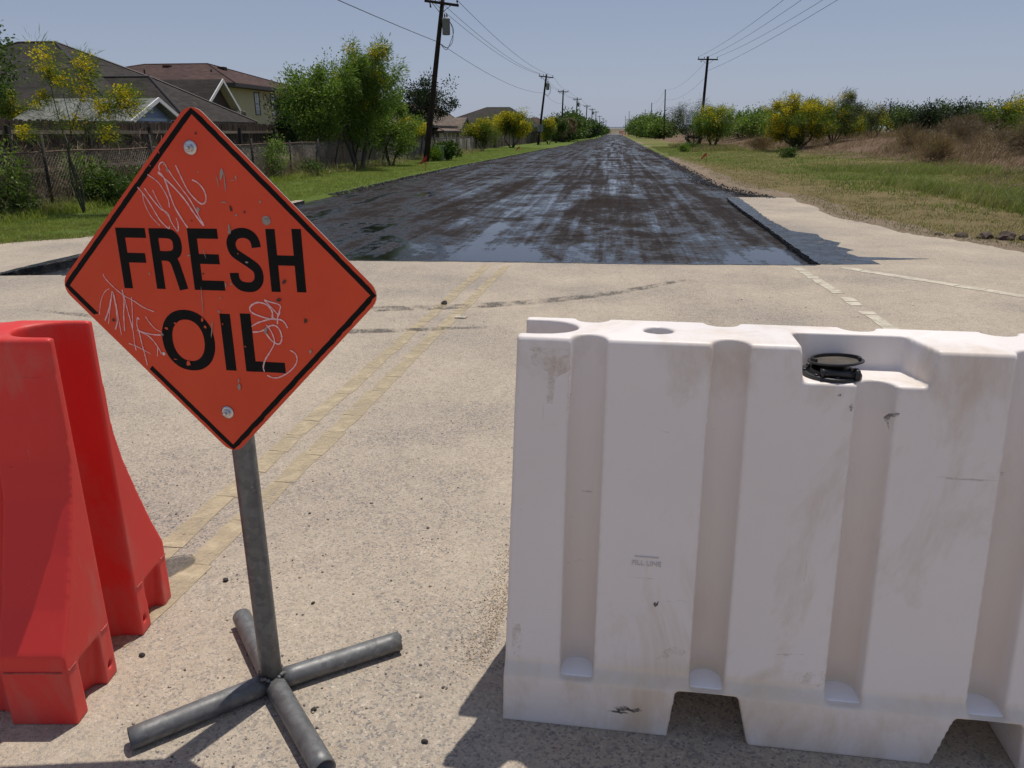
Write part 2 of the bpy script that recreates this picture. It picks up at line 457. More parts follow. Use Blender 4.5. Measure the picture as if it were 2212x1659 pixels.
def mat_marking(name, col, lo, hi):
    """worn paint: what is left of it is opaque, the rest shows the paving below"""
    t = NT(name); p = t.pos()
    n = t.noise(p, 7, 6, .72, .3); n2 = t.noise(p, 60, 4, .7)
    c = t.ramp(n2, [(.3, tuple(q * .88 for q in col)), (.7, col)])
    t.base(c, .85, t.bump(n2, .3, .004), spec=.2)
    tr = t.new('ShaderNodeBsdfTransparent'); mx = t.new('ShaderNodeMixShader')
    t.lk(t.ramp(t.math('ADD', t.math('MULTIPLY', n, .7), t.math('MULTIPLY', n2, .3)), [(lo, .95), (hi, .05)]), mx.inputs[0])
    t.lk(tr.outputs[0], mx.inputs[1]); t.lk(t.b.outputs[0], mx.inputs[2]); t.lk(mx.outputs[0], t.out.inputs[0]); return t.m

M = {}
M['pave'] = mat_pavement()
M['oil'] = mat_oil()
M['tar_edge'] = mat_tar('tar_cut_edge', .5, .9, (.007, .0065, .0065))
M['tar_film'] = mat_film()
M['terrain'] = mat_terrain()
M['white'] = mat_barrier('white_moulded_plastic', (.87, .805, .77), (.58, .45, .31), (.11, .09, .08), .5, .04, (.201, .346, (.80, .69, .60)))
M['lit_ledge'] = mat_plain('sky_lit_ledge_white', (.92, .91, .93), .5, .03)  # extra white puts the sky light on the groove ledges into the colour
M['red'] = mat_barrier('red_moulded_plastic', (.80, .052, .045), (.56, .20, .16), (.16, .03, .028), 1.0, .20)
M['galv'] = mat_galv()
M['sign'] = mat_sign()
M['black'] = mat_plain('black_sign_vinyl', (.006, .006, .0065), .6, .3, 30, spec=.15)
M['rubber'] = mat_plain('black_cap_rubber', (.018, .018, .02), .45, .3, 30)
M['cap_dust'] = mat_plain('dusty_rubber', (.075, .062, .048), .9, .5, 14)
M['alu'] = mat_plain('bare_scratched_metal', (.33, .29, .25), .6, .25, 60)
M['scuff'] = mat_plain('dark_scuff', (.07, .04, .03), .8, .3, 60)
M['bright'] = mat_plain('plain_orange_under_vinyl', (.68, .075, .026), .5, .1, 10)
M['steel'] = mat_plain('zinc_bolt', (.62, .62, .63), .3, .12, 40, metal=.9)
M['chalk'] = mat_plain('pink_white_paint_marker', (.88, .50, .50), .7, .2, 70)
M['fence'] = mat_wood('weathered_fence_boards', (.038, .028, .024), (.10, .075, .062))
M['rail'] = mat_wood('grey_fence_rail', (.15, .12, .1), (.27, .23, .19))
M['pole'] = mat_wood('creosoted_pole', (.017, .012, .010), (.048, .034, .028))
M['bark'] = mat_plain('grey_brown_bark', (.075, .058, .045), .9, .4, 16, bump=.5)
M['greenbark'] = mat_plain('green_bark', (.055, .06, .03), .85, .4, 14, bump=.3)
M['retama'] = mat_leaf('retama_leaves', [(.065, .10, .018), (.12, .17, .03), (.19, .23, .04)])
M['flower'] = mat_leaf('yellow_flowers', [(.58, .40, .012), (.78, .60, .02), (.50, .42, .02)], .35)
M['light'] = mat_leaf('light_green_leaves', [(.06, .10, .02), (.145, .225, .04), (.26, .335, .06)], .36)
M['mid'] = mat_leaf('mid_green_leaves', [(.042, .072, .018), (.07, .112, .026), (.105, .15, .034)])
M['dark'] = mat_leaf('dark_green_leaves', [(.016, .028, .012), (.028, .045, .018), (.05, .07, .026)], .25)
M['mesq'] = mat_leaf('grey_green_fine_leaves', [(.045, .06, .026), (.07, .088, .035), (.095, .115, .042)], .3)
M['drypalm'] = mat_leaf('dead_palm_fronds', [(.20, .13, .08), (.33, .22, .14), (.42, .31, .2)], .25)
M['lawn'] = mat_leaf('short_grass_blades', [(.13, .185, .028), (.20, .275, .045), (.27, .31, .065), (.34, .31, .11)], .4, patch=((.27, .25, .085), .55))
M['verge'] = mat_leaf('olive_verge_grass', [(.11, .155, .03), (.17, .23, .045), (.25, .28, .075), (.34, .31, .13)], .35, patch=((.34, .29, .14), .7))
M['tan'] = mat_leaf('dry_grass_blades', [(.16, .12, .055), (.28, .22, .11), (.42, .34, .19), (.13, .15, .045)], .3, patch=((.20, .20, .07), .45))
M['brown'] = mat_leaf('tall_dry_grass', [(.075, .045, .03), (.15, .095, .06), (.24, .165, .105), (.34, .25, .16)], .3, patch=((.30, .20, .115), .6))
M['brush'] = mat_leaf('dead_vines', [(.08, .056, .036), (.17, .12, .078), (.30, .22, .14)], .2)
M['wire'] = mat_plain('dark_cable', (.03, .032, .036), .5, .1)
M['mesh'] = mat_plain('dull_fence_wire', (.34, .30, .26), .6, .3, 6, metal=.3)
M['rust'] = mat_plain('rusty_rail', (.12, .075, .05), .75, .35, 9)
M['post'] = mat_plain('dark_fence_post', (.028, .024, .022), .8, .3, 8)
M['grey_paint'] = mat_plain('grey_transformer_paint', (.24, .25, .26), .45, .12, 3)
M['ceramic'] = mat_plain('brown_insulator', (.06, .035, .03), .3, .2)
M['roofA'] = mat_shingle('dark_grey_shingles', (.030, .026, .023), (.055, .048, .043))
M['roofS'] = mat_shingle('pale_grey_shingles', (.17, .175, .165), (.27, .275, .255))
M['roofB'] = mat_shingle('red_brown_shingles', (.055, .032, .027), (.10, .06, .05))
M['roofT'] = mat_shingle('tan_brown_shingles', (.14, .105, .085), (.21, .165, .135))
M['wallY'] = mat_plain('yellow_stucco', (.44, .39, .24), .9, .06, 3, bump=.2)
M['wallT'] = mat_plain('beige_brick_wall', (.36, .31, .25), .9, .12, 5, bump=.2)
M['trimW'] = mat_plain('white_trim_paint', (.72, .70, .67), .6, .06)
M['soffit'] = mat_plain('cream_soffit', (.58, .51, .42), .7, .06)
M['fascia'] = mat_plain('dark_brown_fascia', (.035, .028, .026), .6, .15)
M['sidingBlue'] = mat_siding('blue_grey_board_siding', (.30, .37, .50))
M['sidingBrown'] = mat_siding('brown_lap_siding', (.075, .045, .04), False, .16)
M['glass'] = mat_plain('dark_window_glass', (.04, .05, .065), .06, .1)
M['blind'] = mat_plain('pale_window_pane', (.27, .30, .34), .12, .1)
M['line_white'] = mat_marking('worn_white_paint', (.62, .56, .45), .46, .72)
M['line_yellow'] = mat_marking('worn_yellow_paint', (.56, .465, .315), .37, .62)
M['rock'] = mat_plain('dark_stone', (.045, .04, .038), .8, .5, 60, bump=.5)
M['pebble'] = mat_leaf('loose_pebbles', [(.10, .09, .085), (.2, .165, .14), (.3, .24, .19), (.48, .41, .33)], 0, .85)
M['tarcrumb'] = mat_leaf('tar_crumbs', [(.006, .006, .007), (.012, .012, .014), (.02, .018, .018)], 0, .4)
M['clod'] = mat_plain('dark_soil_clods', (.085, .06, .042), .95, .4, 14, bump=.6)
M['flagred'] = mat_plain('red_flag_tape', (.55, .02, .03), .6, .15)
M['signwhite'] = mat_plain('white_sign_sheeting', (.88, .88, .86), .45, .05)
M['signback'] = mat_plain('bare_sign_back', (.20, .20, .2), .5, .1)
M['orange'] = mat_plain('orange_plastic', (.7, .12, .03), .5, .12)
M['ubox'] = mat_plain('green_utility_box', (.16, .22, .17), .6, .1)
M['bank'] = mat_plain('bare_brown_bank', (.13, .11, .07), .95, .3, .2)

# ================================================================== GROUND
def edge_right(y):      # where grass begins on the right
    return np.interp(y, [-30, 5, 8, 11, 12.9, 15.6, 18, 20.3, 22, 25, 31, 60, 120, 420], [60, 30, 12, 5.75, 4.9, 4.3, 4.35, 4.3, 3.95, 3.55, 3.5, 3.4, 3.3, 3.3]) + .22 * (vnoise(np.asarray(y) * .9, 3.1) - .5)
def oil_right(y):
    return np.interp(y, [20.2, 20.6, 22, 24, 26, 50, 180, 420], [3.9, 3.88, 3.62, 3.28, 3.12, 3.2, 3.1, 3.1])
def oil_left(y):
    return np.interp(y, [17, 35, 50, 69, 110, 180, 420], [-7.45, -7.65, -7.25, -6.8, -6.0, -5.2, -4.6])
def edge_left(y):       # where grass begins on the left
    return np.interp(y, [-30, 4, 8, 10.3, 11.1, 14, 17.5, 18.5, 35, 50, 69, 110, 180, 420], [-60, -22, -10.4, -8.85, -8.1, -7.75, -7.55, -7.45, -7.62, -7.22, -6.78, -5.98, -5.2, -4.6]) + .08 * (vnoise(np.asarray(y) * 1.3, 8.2) - .5)
def brown_start(y):
    return np.interp(y, [0, 12, 18, 25, 35, 50, 62, 75, 95, 130], [22, 13, 10.6, 11.0, 12.6, 12.4, 10.4, 9.6, 9.0, 8.5]) + 1.6 * (vnoise(np.asarray(y) * .25, 5.5) - .5)
def ground_z(x, y):
    x = np.asarray(x, float); y = np.asarray(y, float)
    er = edge_right(y)
    d = x - er
    h = .028 * np.clip(d, 0, 12) * sstep(8, 22, y) * (1 - .5 * sstep(90, 200, y))
    bs = brown_start(y)
    h = h + .78 * sstep(-.5, 8, x - bs) * sstep(10, 24, y) * (1 - .4 * sstep(90, 220, y)) * (.75 + .5 * fbm(x * .12, y * .1))
    h = h + (.10 * (fbm(x * .35, y * .35) - .5) + .05 * (fbm(x * 1.7, y * 1.7) - .5)) * sstep(.6, 4, d)
    l = edge_left(y) - x
    h = h + (.05 * (fbm(x * .5 + 9, y * .5) - .5)) * sstep(.5, 3, l)
    return h + .014

# terrain sheet: fine near the road, coarse out to the horizon
def graded(segs):
    out = []
    for a, b, n in segs: out += list(np.linspace(a, b, n, endpoint=False))
    return np.array(out + [segs[-1][1]])
gx = graded([(-2500, -300, 8), (-300, -60, 12), (-60, -16, 30), (-16, -6.2, 50), (-6.2, 2.6, 8), (2.6, 7, 34), (7, 30, 74), (30, 60, 24), (60, 300, 12), (300, 2500, 8)])
gy = graded([(-400, -30, 6), (-30, 4, 14), (4, 32, 120), (32, 70, 76), (70, 130, 40), (130, 440, 40), (440, 3500, 12)])
X, Y = np.meshgrid(gx, gy)
er, el = edge_right(Y), edge_left(Y)
inside = np.minimum(er - X, X - el)                     # > 0 on the road and paving
inside = np.where(Y > 440, -1, inside)
Z = ground_z(X, Y)
Z = np.where(inside > 0, .014 - .17 * sstep(0, .35, inside), Z)
nx, ny = len(gx), len(gy)
idx = np.arange(nx * ny).reshape(ny, nx)
F = np.stack([idx[:-1, :-1], idx[:-1, 1:], idx[1:, 1:], idx[1:, :-1]], -1).reshape(-1, 4)
ter = np_mesh('terrain', np.stack([X, Y, Z], -1).reshape(-1, 3), F, M['terrain'], smooth=True)
struct(ter)
d = X - er; l = el - X
bs = brown_start(Y)
green = sstep(1.6, 4.5, d + .12 * (Y - 20)) * sstep(11, 26, Y + .5 * d) * (1 - sstep(-2, 1.5, X - bs))
green = np.maximum(green * (.20 + .80 * fbm(X * .22, Y * .22)) * .85, sstep(-.45, .0, l) * .95)
green = np.where(l > 6.5, .55, green)
brown = sstep(-2.5, 1.5, X - bs) * sstep(8, 16, Y)
dry = np.maximum(sstep(.15, 1.0, d), sstep(-.3, .0, l))
for n_, a_ in (('green', green), ('brown', brown), ('dry', dry)):
    at = ter.data.attributes.new(n_, 'FLOAT', 'POINT'); at.data.foreach_set('value', np.asarray(a_, np.float32).ravel())

# fresh oil on the milled road bed: one strip a step below the old paving
ys = np.concatenate([np.linspace(7.2, 60, 120), np.linspace(61, 430, 90)])
ts = np.linspace(0, 1, 30)
lx = np.where(ys < 17, -7.45, oil_left(ys)) - .25; rx = np.where(ys < 20.2, 3.3, oil_right(np.maximum(ys, 20.2))) + .12 * (vnoise(ys * 2.1, 4) - .3)
XX = lx[:, None] + (rx - lx)[:, None] * ts[None]; YY = np.repeat(ys[:, None], 30, 1)
ZZ = -.062 + .016 * (fbm(XX * 1.4, YY * .5) - .5) + .05 * sstep(.82, 1, ts)[None] * sstep(22, 30, YY) + .045 * sstep(.12, 0, ts)[None] * sstep(19, 26, YY) - .012 * np.exp(-(((XX + 4.0) / .5) ** 2)) - .012 * np.exp(-(((XX + .6) / .5) ** 2))
ii = np.arange(len(ys) * 30).reshape(len(ys), 30)
struct(np_mesh('oiled_road', np.stack([XX, YY, ZZ], -1).reshape(-1, 3), np.stack([ii[:-1, :-1], ii[:-1, 1:], ii[1:, 1:], ii[1:, :-1]], -1).reshape(-1, 4), M['oil'], smooth=True))
# far end of the road beyond the works
b = MB(); b.add([(-5.2, 425, .02), (3.6, 425, .02), (3.6, 478, .35), (-5.2, 478, .35)], [(0, 1, 2, 3)])
struct(b.build('far_road', mat_plain('far_road_grey', (.17, .16, .15), .9, .1)))

# old paving with the cut edge towards the oil
def wob(pts, step, amp, seed):
    r = random.Random(seed); out = []
    for a, c in zip(pts[:-1], pts[1:]):
        L = math.dist(a, c); n = max(1, int(L / step))
        for i in range(n):
            t = i / n; out.append((a[0] + (c[0] - a[0]) * t + r.uniform(-amp, amp), a[1] + (c[1] - a[1]) * t + r.uniform(-amp, amp)))
    return out + [pts[-1]]
lipR = wob([(2.86, 20.25), (2.78, 19.6), (2.71, 17.1), (2.65, 13.8), (2.60, 11.5), (2.57, 9.86)], .11, .012, 1)
front = wob([(2.56, 9.84), (.5, 9.70), (-1.8, 9.60), (-3.4, 9.46), (-4.6, 8.86), (-5.6, 8.2), (-6.2, 8.03), (-6.9, 7.88)], .25, .012, 2)
lipL = wob([(-6.95, 7.95), (-6.93, 8.6), (-6.88, 9.2), (-6.98, 13), (-7.25, 16.8), (-7.3, 18.0)], .11, .012, 3)
outline = [(-60, -25), (60, -25), (60, 12), (9, 14), (6, 20.25)] + lipR + front + lipL + [(-12, 18.0), (-60, 12)]
n = len(outline)
b = MB()
b.add([(x, y, 0) for x, y in outline], [tuple(range(n))], 0)
b.add([(x, y, 0) for x, y in outline] + [(x + .012 * random.uniform(-1, 1), y, -.11) for x, y in outline], [(i, n + i, n + (i + 1) % n, (i + 1) % n) for i in range(n)], 1)
pv = b.build('old_paving', [M['pave'], M['tar_edge']])
struct(pv)

# ragged tar crumbs along the cut edges
def crumbs(name, pts, n, spread, smin, smax, mat, z=0., seed=5):
    r = np.random.default_rng(seed)
    P = np.asarray(pts, float); k = r.integers(0, len(P) - 1, n); t = r.random(n)
    c = P[k] * (1 - t[:, None]) + P[k + 1] * t[:, None] + r.normal(0, spread, (n, 2))
    return pebbles(name, c[:, 0], c[:, 1], np.full(n, z), r.uniform(smin, smax, n), mat, r)
_ico = [(0, 0, 1), (.894, 0, .447), (.276, .851, .447), (-.724, .526, .447), (-.724, -.526, .447), (.276, -.851, .447), (.724, .526, -.447), (-.276, .851, -.447), (-.894, 0, -.447), (-.276, -.851, -.447), (.724, -.526, -.447), (0, 0, -1)]
_icf = [(0,1,2),(0,2,3),(0,3,4),(0,4,5),(0,5,1),(1,6,2),(2,7,3),(3,8,4),(4,9,5),(5,10,1),(6,7,2),(7,8,3),(8,9,4),(9,10,5),(10,6,1),(11,7,6),(11,8,7),(11,9,8),(11,10,9),(11,6,10)]
def pebbles(name, x, y, z, s, mat, r):
    n = len(x); I = np.array(_ico); sc = r.uniform(.55, 1.15, (n, 1, 3)) * s[:, None, None]
    V = I[None] * sc * r.uniform(.75, 1.2, (n, 12, 1))
    a = r.uniform(0, 6.28, n); ca, sa = np.cos(a)[:, None], np.sin(a)[:, None]
    V = np.stack([V[..., 0] * ca - V[..., 1] * sa, V[..., 0] * sa + V[..., 1] * ca, V[..., 2] * .7], -1)
    V += np.stack([x, y, z + s * .35], -1)[:, None]
    F = (np.arange(n) * 12)[:, None, None] + np.array(_icf)[None]
    return np_mesh(name, V.reshape(-1, 3), F.reshape(-1, 3), mat)
stuff(crumbs('tar_crumbs', lipR + lipL[::-1], 1600, .025, .004, .016, M['tarcrumb'], -.02))
NW = 5200
yy = 20 + 60 * RNG.random(NW) ** 1.5
side = RNG.random(NW) < .5
xx = np.where(side, oil_left(yy) + RNG.normal(.12, .16, NW), oil_right(yy) + RNG.normal(-.12, .18, NW))
stuff(pebbles('tar_windrow', xx, yy, np.full(NW, -.02), RNG.uniform(.010, .034, NW), M['tarcrumb'], RNG))

# tar films that ran over onto the paving, 4 mm up
def film(name, pts, z, mat, seed=1, amp=.02, step=.12):
    P = wob(pts + [pts[0]], step, amp, seed)[:-1]
    b = MB(); b.prism(P, lambda a, c, t: (a, c, t), .0015, z)
    return struct(b.build(name, mat))
film('tar_strip', [(2.875, 20.2), (3.10, 20.1), (2.98, 17.1), (2.90, 15.1), (2.93, 13.3), (3.26, 12.93), (3.20, 12.3), (3.36, 11.95), (3.18, 11.5), (3.34, 11.2), (3.16, 10.95), (3.22, 10.55), (4.05, 10.49), (3.28, 10.32), (3.3, 9.98), (2.72, 9.88), (2.555, 9.9), (2.585, 11.5), (2.635, 13.8), (2.695, 17.1), (2.765, 19.6)], .005, M['tar_film'], 11)
film('tar_strip', [(-6.935, 7.98), (-6.915, 8.6), (-6.865, 9.2), (-6.965, 13), (-7.235, 16.8), (-7.38, 17.2), (-7.16, 13), (-7.06, 9.2), (-7.07, 8.6), (-7.02, 8.0)], .005, M['tar_film'], 12)
film('tar_strip', [(2.5, 9.83), (.5, 9.69), (-1.8, 9.59), (-3.4, 9.45), (-4.6, 8.85), (-5.6, 8.19), (-6.2, 8.02), (-6.2, 7.99), (-5.6, 8.15), (-4.6, 8.80), (-3.4, 9.40), (-1.8, 9.53), (.5, 9.62), (2.5, 9.79)], .005, M['tar_film'], 13, .012)

# worn painted lines: broken into the slabs the photo shows
def line(name, a, c, wd, mat, seed, seg=(.10, .34), gap=(.0, .03), keep=.9, z=.004, ragged=.02):
    r = random.Random(seed); A = Vector(a); D = Vector(c) - A; L = D.length; D.normalize(); N = Vector((-D.y, D.x))
    b = MB(); t = 0
    while t < L:
        s = r.uniform(*seg)
        if r.random() < keep:
            q = []
            for u, sgn in ((t, -1), (min(t + s, L), -1), (min(t + s, L), 1), (t, 1)):
                p = A + D * (u + r.uniform(-.6, .6) * ragged) + N * (sgn * wd / 2 + r.uniform(-1, 1) * ragged * .7); q.append(p)
            q2 = []
            for i in range(4):
                q2.append(q[i]); m = (q[i] + q[(i + 1) % 4]) / 2; q2.append(m + Vector((r.uniform(-1, 1), r.uniform(-1, 1))) * ragged * .35)
            b.prism([(p.x, p.y) for p in q2], lambda a_, c_, t_: (a_, c_, t_), .0012, z)
        t += s + r.uniform(*gap)
    o = b.build(name, mat); return struct(o)
for k_, (a_, c_, kp) in enumerate((((-1.70, 1.9), (-1.50, 9.3), .80), ((-1.52, 1.9), (-1.26, 9.3), .66))):
    line('yellow_line', a_, c_, .10, M['line_yellow'], 21 + k_, (.12, .5), (.0, .004), 1.0 if k_ == 0 else .93, .0035, .016)
line('white_line', (2.235, 9.62), (2.30, 8.05), .11, M['line_white'], 23, (.09, .2), (.002, .012), .98)
line('white_line', (2.31, 7.85), (2.36, 5.4), .12, M['line_white'], 24, (.10, .25), (.002, .014), .97)
line('white_line', (2.78, 9.68), (5.6, 6.35), .15, M['line_white'], 25, (.15, .4), (.001, .008), .99)

# tyre marks: a curved dark scuff across the paving
def ribbon(pts, wd, z):
    P = [Vector(p) for p in pts]; b = MB(); vs = []
    for i, p in enumerate(P):
        t = (P[min(i + 1, len(P) - 1)] - P[max(i - 1, 0)]).normalized(); N = Vector((-t.y, t.x)); k = wd * (math.sin(math.pi * (i + .3) / (len(P) - .4)) ** .5)
        vs += [(p.x - N.x * k / 2, p.y - N.y * k / 2, z), (p.x + N.x * k / 2, p.y + N.y * k / 2, z)]
    b.add(vs, [(2 * i, 2 * i + 2, 2 * i + 3, 2 * i + 1) for i in range(len(P) - 1)]); return b
def mat_tyre(name='tyre_rubber_on_paving', lo=.50, op=.75):
    t = NT(name); p = t.pos()
    t.base((.10, .092, .086), .85, spec=.2)
    tr = t.new('ShaderNodeBsdfTransparent'); mx = t.new('ShaderNodeMixShader')
    t.lk(t.ramp(t.math('ADD', t.math('MULTIPLY', t.noise(p, 5, 6, .75), .6), t.math('MULTIPLY', t.noise(p, 60, 3, .7), .4)), [(lo, 0), (lo + .13, op)]), mx.inputs[0])
    t.lk(tr.outputs[0], mx.inputs[1]); t.lk(t.b.outputs[0], mx.inputs[2]); t.lk(mx.outputs[0], t.out.inputs[0]); return t.m
def mat_stain(name, col):
    t = NT(name); p = t.pos(); t.base(col, .8, spec=.2)
    tr = t.new('ShaderNodeBsdfTransparent'); mx = t.new('ShaderNodeMixShader')
    t.lk(t.ramp(t.math('ADD', t.math('MULTIPLY', t.noise(p, 16, 6, .75, .6), .7), t.math('MULTIPLY', t.noise(p, 90, 3, .7), .3)), [(.45, 0), (.78, .28)]), mx.inputs[0])
    t.lk(tr.outputs[0], mx.inputs[1]); t.lk(t.b.outputs[0], mx.inputs[2]); t.lk(mx.outputs[0], t.out.inputs[0]); return t.m
M['tyre'] = mat_tyre('tyre_rubber_on_paving', .46, .8)
M['tread'] = mat_tyre('faint_tyre_tread', .55, .4)
def arc(pts, n=24):
    out = []
    for i in range(n):
        t = i / (n - 1) * (len(pts) - 1); k = min(int(t), len(pts) - 2); f = t - k
        p0, p1, p2, p3 = [Vector(pts[max(0, min(len(pts) - 1, k + q))]) for q in (-1, 0, 1, 2)]
        out.append(.5 * ((2 * p1) + (p2 - p0) * f + (2 * p0 - 5 * p1 + 4 * p2 - p3) * f * f + (3 * p1 - p0 - 3 * p2 + p3) * f ** 3))
    return out
for nm, pts, wd in (('tyre_mark', [(-4.6, 6.95), (-3.2, 6.75), (-2.1, 6.76), (-.94, 7.13), (.0, 7.75), (.83, 8.6)], .20), ('tyre_mark', [(-5.2, 6.3), (-3.5, 5.95), (-2.2, 5.9), (-1.0, 6.2)], .14)):
    struct(ribbon(arc(pts), wd, .0062).build(nm, M['tyre']))
for i, (x0, y0, x1, y1) in enumerate([(-3.1, 2.2, -3.3, 9.0), (-.25, 1.8, .1, 9.2), (.75, 3.2, .95, 9.3), (-6.2, 9.6, -8.0, 11.2), (-7.6, 8.2, -7.45, 15)]):
    struct(ribbon(arc([(x0, y0), ((x0 + x1) / 2 + .05, (y0 + y1) / 2), (x1, y1)], 16), .22, .0068 + .0006 * i).build('tyre_mark', M['tread']))
struct(ribbon(arc([(-1.70, 2.28), (-1.62, 2.33), (-1.54, 2.42)], 8), .13, .0098).build('spill_stain', mat_tyre('old_spill', .36, .55)))

# ================================================================== BARRIERS
def eval_mesh(o, name):
    dg = bpy.context.evaluated_depsgraph_get()
    dg.update()
    me = bpy.data.meshes.new_from_object(o.evaluated_get(dg), depsgraph=dg)
    me.name = name
    return me
def moulded(name, body, cutters, mat, parent, voxel=.0055, smooth=4):
    """cut the cutters out of the body, then round it all like moulded plastic"""
    tmp = body.build('body_work', mat, None, fix=True)
    cs = []
    for c in cutters:
        co = c.build('cutter_work', mat, None, fix=True); cs.append(co)
        m = tmp.modifiers.new('b', 'BOOLEAN'); m.operation = 'DIFFERENCE'; m.object = co; m.solver = 'EXACT'
    m = tmp.modifiers.new('r', 'REMESH'); m.mode = 'VOXEL'; m.voxel_size = voxel; m.adaptivity = 0
    m = tmp.modifiers.new('s', 'SMOOTH'); m.factor = .5; m.iterations = smooth
    me = eval_mesh(tmp, name)
    for o in cs + [tmp]:
        q = o.data; bpy.data.objects.remove(o); bpy.data.meshes.remove(q)
    me.materials.clear(); me.materials.append(mat)
    me.polygons.foreach_set('use_smooth', [True] * len(me.polygons)); me.update()
    return link(name, me, parent)
def arc_pts(cx, cy, rx, ry, a0, a1, n):
    return [(cx + rx * math.cos(R(a0 + (a1 - a0) * i / (n - 1))), cy + ry * math.sin(R(a0 + (a1 - a0) * i / (n - 1)))) for i in range(n)]
S_ = lambda s, n_, z: (s, n_, z)

# ---- the white one: s along its length, n across it, z up
WL, WW, WH = 1.786, .50, 1.07
wb = thing('water_filled_barrier', 'white water filled plastic traffic barrier with ribbed face and black filler cap', 'barrier', (-.2491, 1.7324, 0), R(-1.05), 'plastic traffic barriers')
prof = [(0, 0), (0, .147), (.03, .176), (.138, 1.062), (.146, 1.07), (WW - .146, 1.07), (WW - .138, 1.062), (WW - .03, .176), (WW, .147), (WW, 0)]
body = MB()
# ends lean in a little towards the top
tap = lambda z: .018 * z
body.v = []
np_ = len(prof)
body.add([(tap(z), n_, z) for n_, z in prof] + [(WL - tap(z), n_, z) for n_, z in prof], [tuple(range(np_)), tuple(range(2 * np_ - 1, np_ - 1, -1))] + [(i, np_ + i, np_ + (i + 1) % np_, (i + 1) % np_) for i in range(np_)])
groov = MB()
for k in range(5):
    s0 = WL / 2 + (k - 2) * .346
    for sd_ in (0, 1):
        rings = []
        for z, nb in ((.149, .102), (1.2, .198)):
            pl = [(s0 - .047, -.3), (s0 - .045, nb - .046)] + arc_pts(s0, nb - .046, .045, .046, 180, 0, 13)[1:-1] + [(s0 + .045, nb - .046), (s0 + .047, -.3)]
            rings.append([(a, (c if not sd_ else WW - c), z) for a, c in pl])
        n = len(rings[0])
        groov.add(rings[0] + rings[1], [tuple(range(n)), tuple(range(2 * n - 1, n - 1, -1))] + [(i, (i + 1) % n, n + (i + 1) % n, n + i) for i in range(n)])
cutb = MB()
for a, c, a2, c2 in ((.451, .664, .466, .627), (WL - .664, WL - .451, WL - .627, WL - .466)):
    cutb.prism([(a, -.01), (c, -.01), (c2, .146), (a2, .146)], lambda u, v, t: (u, t, v), -.2, WW + .2)
for e in (0, 1):
    pl = [(-.2, .176), (.07, .176)] + arc_pts(.07, .25, .098, .074, -90, 90, 15)[1:-1] + [(.07, .324), (-.2, .324)]
    cutb.prism([(x if not e else WL - x, y) for x, y in pl], S_, -.2, 1.3)
for s0 in (.375, WL - .375):
    cutb.prism(arc_pts(s0, .25, .039, .036, 0, 345, 24), S_, .2, 1.3)
# filler pocket: open to the near side, its right cheek splayed
fz = .982
v0 = [(.722, -.2), (.722, .272), (.985, .272), (1.012, .12), (1.012, -.2)]
v1 = [(.716, -.2), (.700, .290), (1.002, .290), (1.05, .12), (1.05, -.2)]
cutb.add([(a, c, fz) for a, c in v0] + [(a, c, 1.2) for a, c in v1], [(4, 3, 2, 1, 0), (5, 6, 7, 8, 9)] + [(i, (i + 1) % 5, 5 + (i + 1) % 5, 5 + i) for i in range(5)])
moulded('barrier_body', body, [groov, cutb], M['white'], wb)
for k in range(5):      # unstained half round pad on each groove ledge, whitened to stand for sky light
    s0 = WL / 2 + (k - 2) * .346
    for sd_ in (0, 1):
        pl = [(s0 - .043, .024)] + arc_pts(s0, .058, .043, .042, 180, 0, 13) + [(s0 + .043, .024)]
        q = MB(); q.prism([(a, c if not sd_ else WW - c) for a, c in pl], S_, .1470, .1535); q.build('ledge', M['lit_ledge'], wb, fix=True)
# filler cap: seat ring, collar, tilted lid with a grip bar
q = MB(); q.lathe([(.071, 0), (.073, .004), (.071, .009), (.060, .010), (.056, .006), (.050, .006), (.050, .016), (.044, .017), (.042, .008), (.02, .007)], n=32)
for k_ in range(8):
    a = k_ * math.pi / 4; q.lathe([(.005, 0), (.005, .0035), (.003, .0045)], (.064 * math.cos(a), .064 * math.sin(a), .009), 8)
cap = q.build('filler_cap', M['rubber'], wb, True); cap.location = (.803, .205, fz)
TL = Matrix.Rotation(R(-6), 3, 'X') @ Matrix.Rotation(R(-4), 3, 'Y')
LC = Vector((.010, .006, .031))
q = MB(); q.lathe([(.030, -.022), (.034, -.004), (.060, -.001), (.066, .002), (.066, .006), (.060, .0065), (.056, .004), (.02, .004)], LC, 36, TL)
N = 22      # raised rim round the far side of the lid
for k_ in range(N):
    a = R(-15 + 210 * k_ / (N - 1)); q.box(LC + TL @ Vector((.055 * math.cos(a), .055 * math.sin(a), .009)), (.0165, .006, .008), M=TL @ Matrix.Rotation(a + math.pi / 2, 3, 'Z'))
q.build('lid', M['rubber'], cap)
q = MB(); q.lathe([(.0545, .0041), (.0545, .0052)], LC, 30, TL); q.build('dusty_face', M['cap_dust'], cap)
q = MB(); q.tube([(-.030, -.050, .018), (.044, -.050, .016)], .0105, 12); q.box((.047, -.050, .017), (.010, .024, .026)); q.box((-.032, -.050, .017), (.008, .020, .022))
q.build('grip_bar', M['rubber'], cap, True)

def text_mesh(name, body_, size, ext, mat, parent, loc, rot, align='CENTER', sx=1.0, bold=0):
    cu = bpy.data.curves.new('text_work', 'FONT'); cu.body = body_; cu.size = size; cu.extrude = ext; cu.align_x = align; cu.align_y = 'CENTER'; cu.resolution_u = 4; cu.offset = bold
    o = bpy.data.objects.new('text_work', cu); COL.objects.link(o)
    me = eval_mesh(o, name); bpy.data.objects.remove(o); bpy.data.curves.remove(cu)
    me.materials.clear(); me.materials.append(mat)
    t = link(name, me, parent); t.location = loc; t.rotation_euler = rot; t.scale = (sx, 1, 1)
    return t
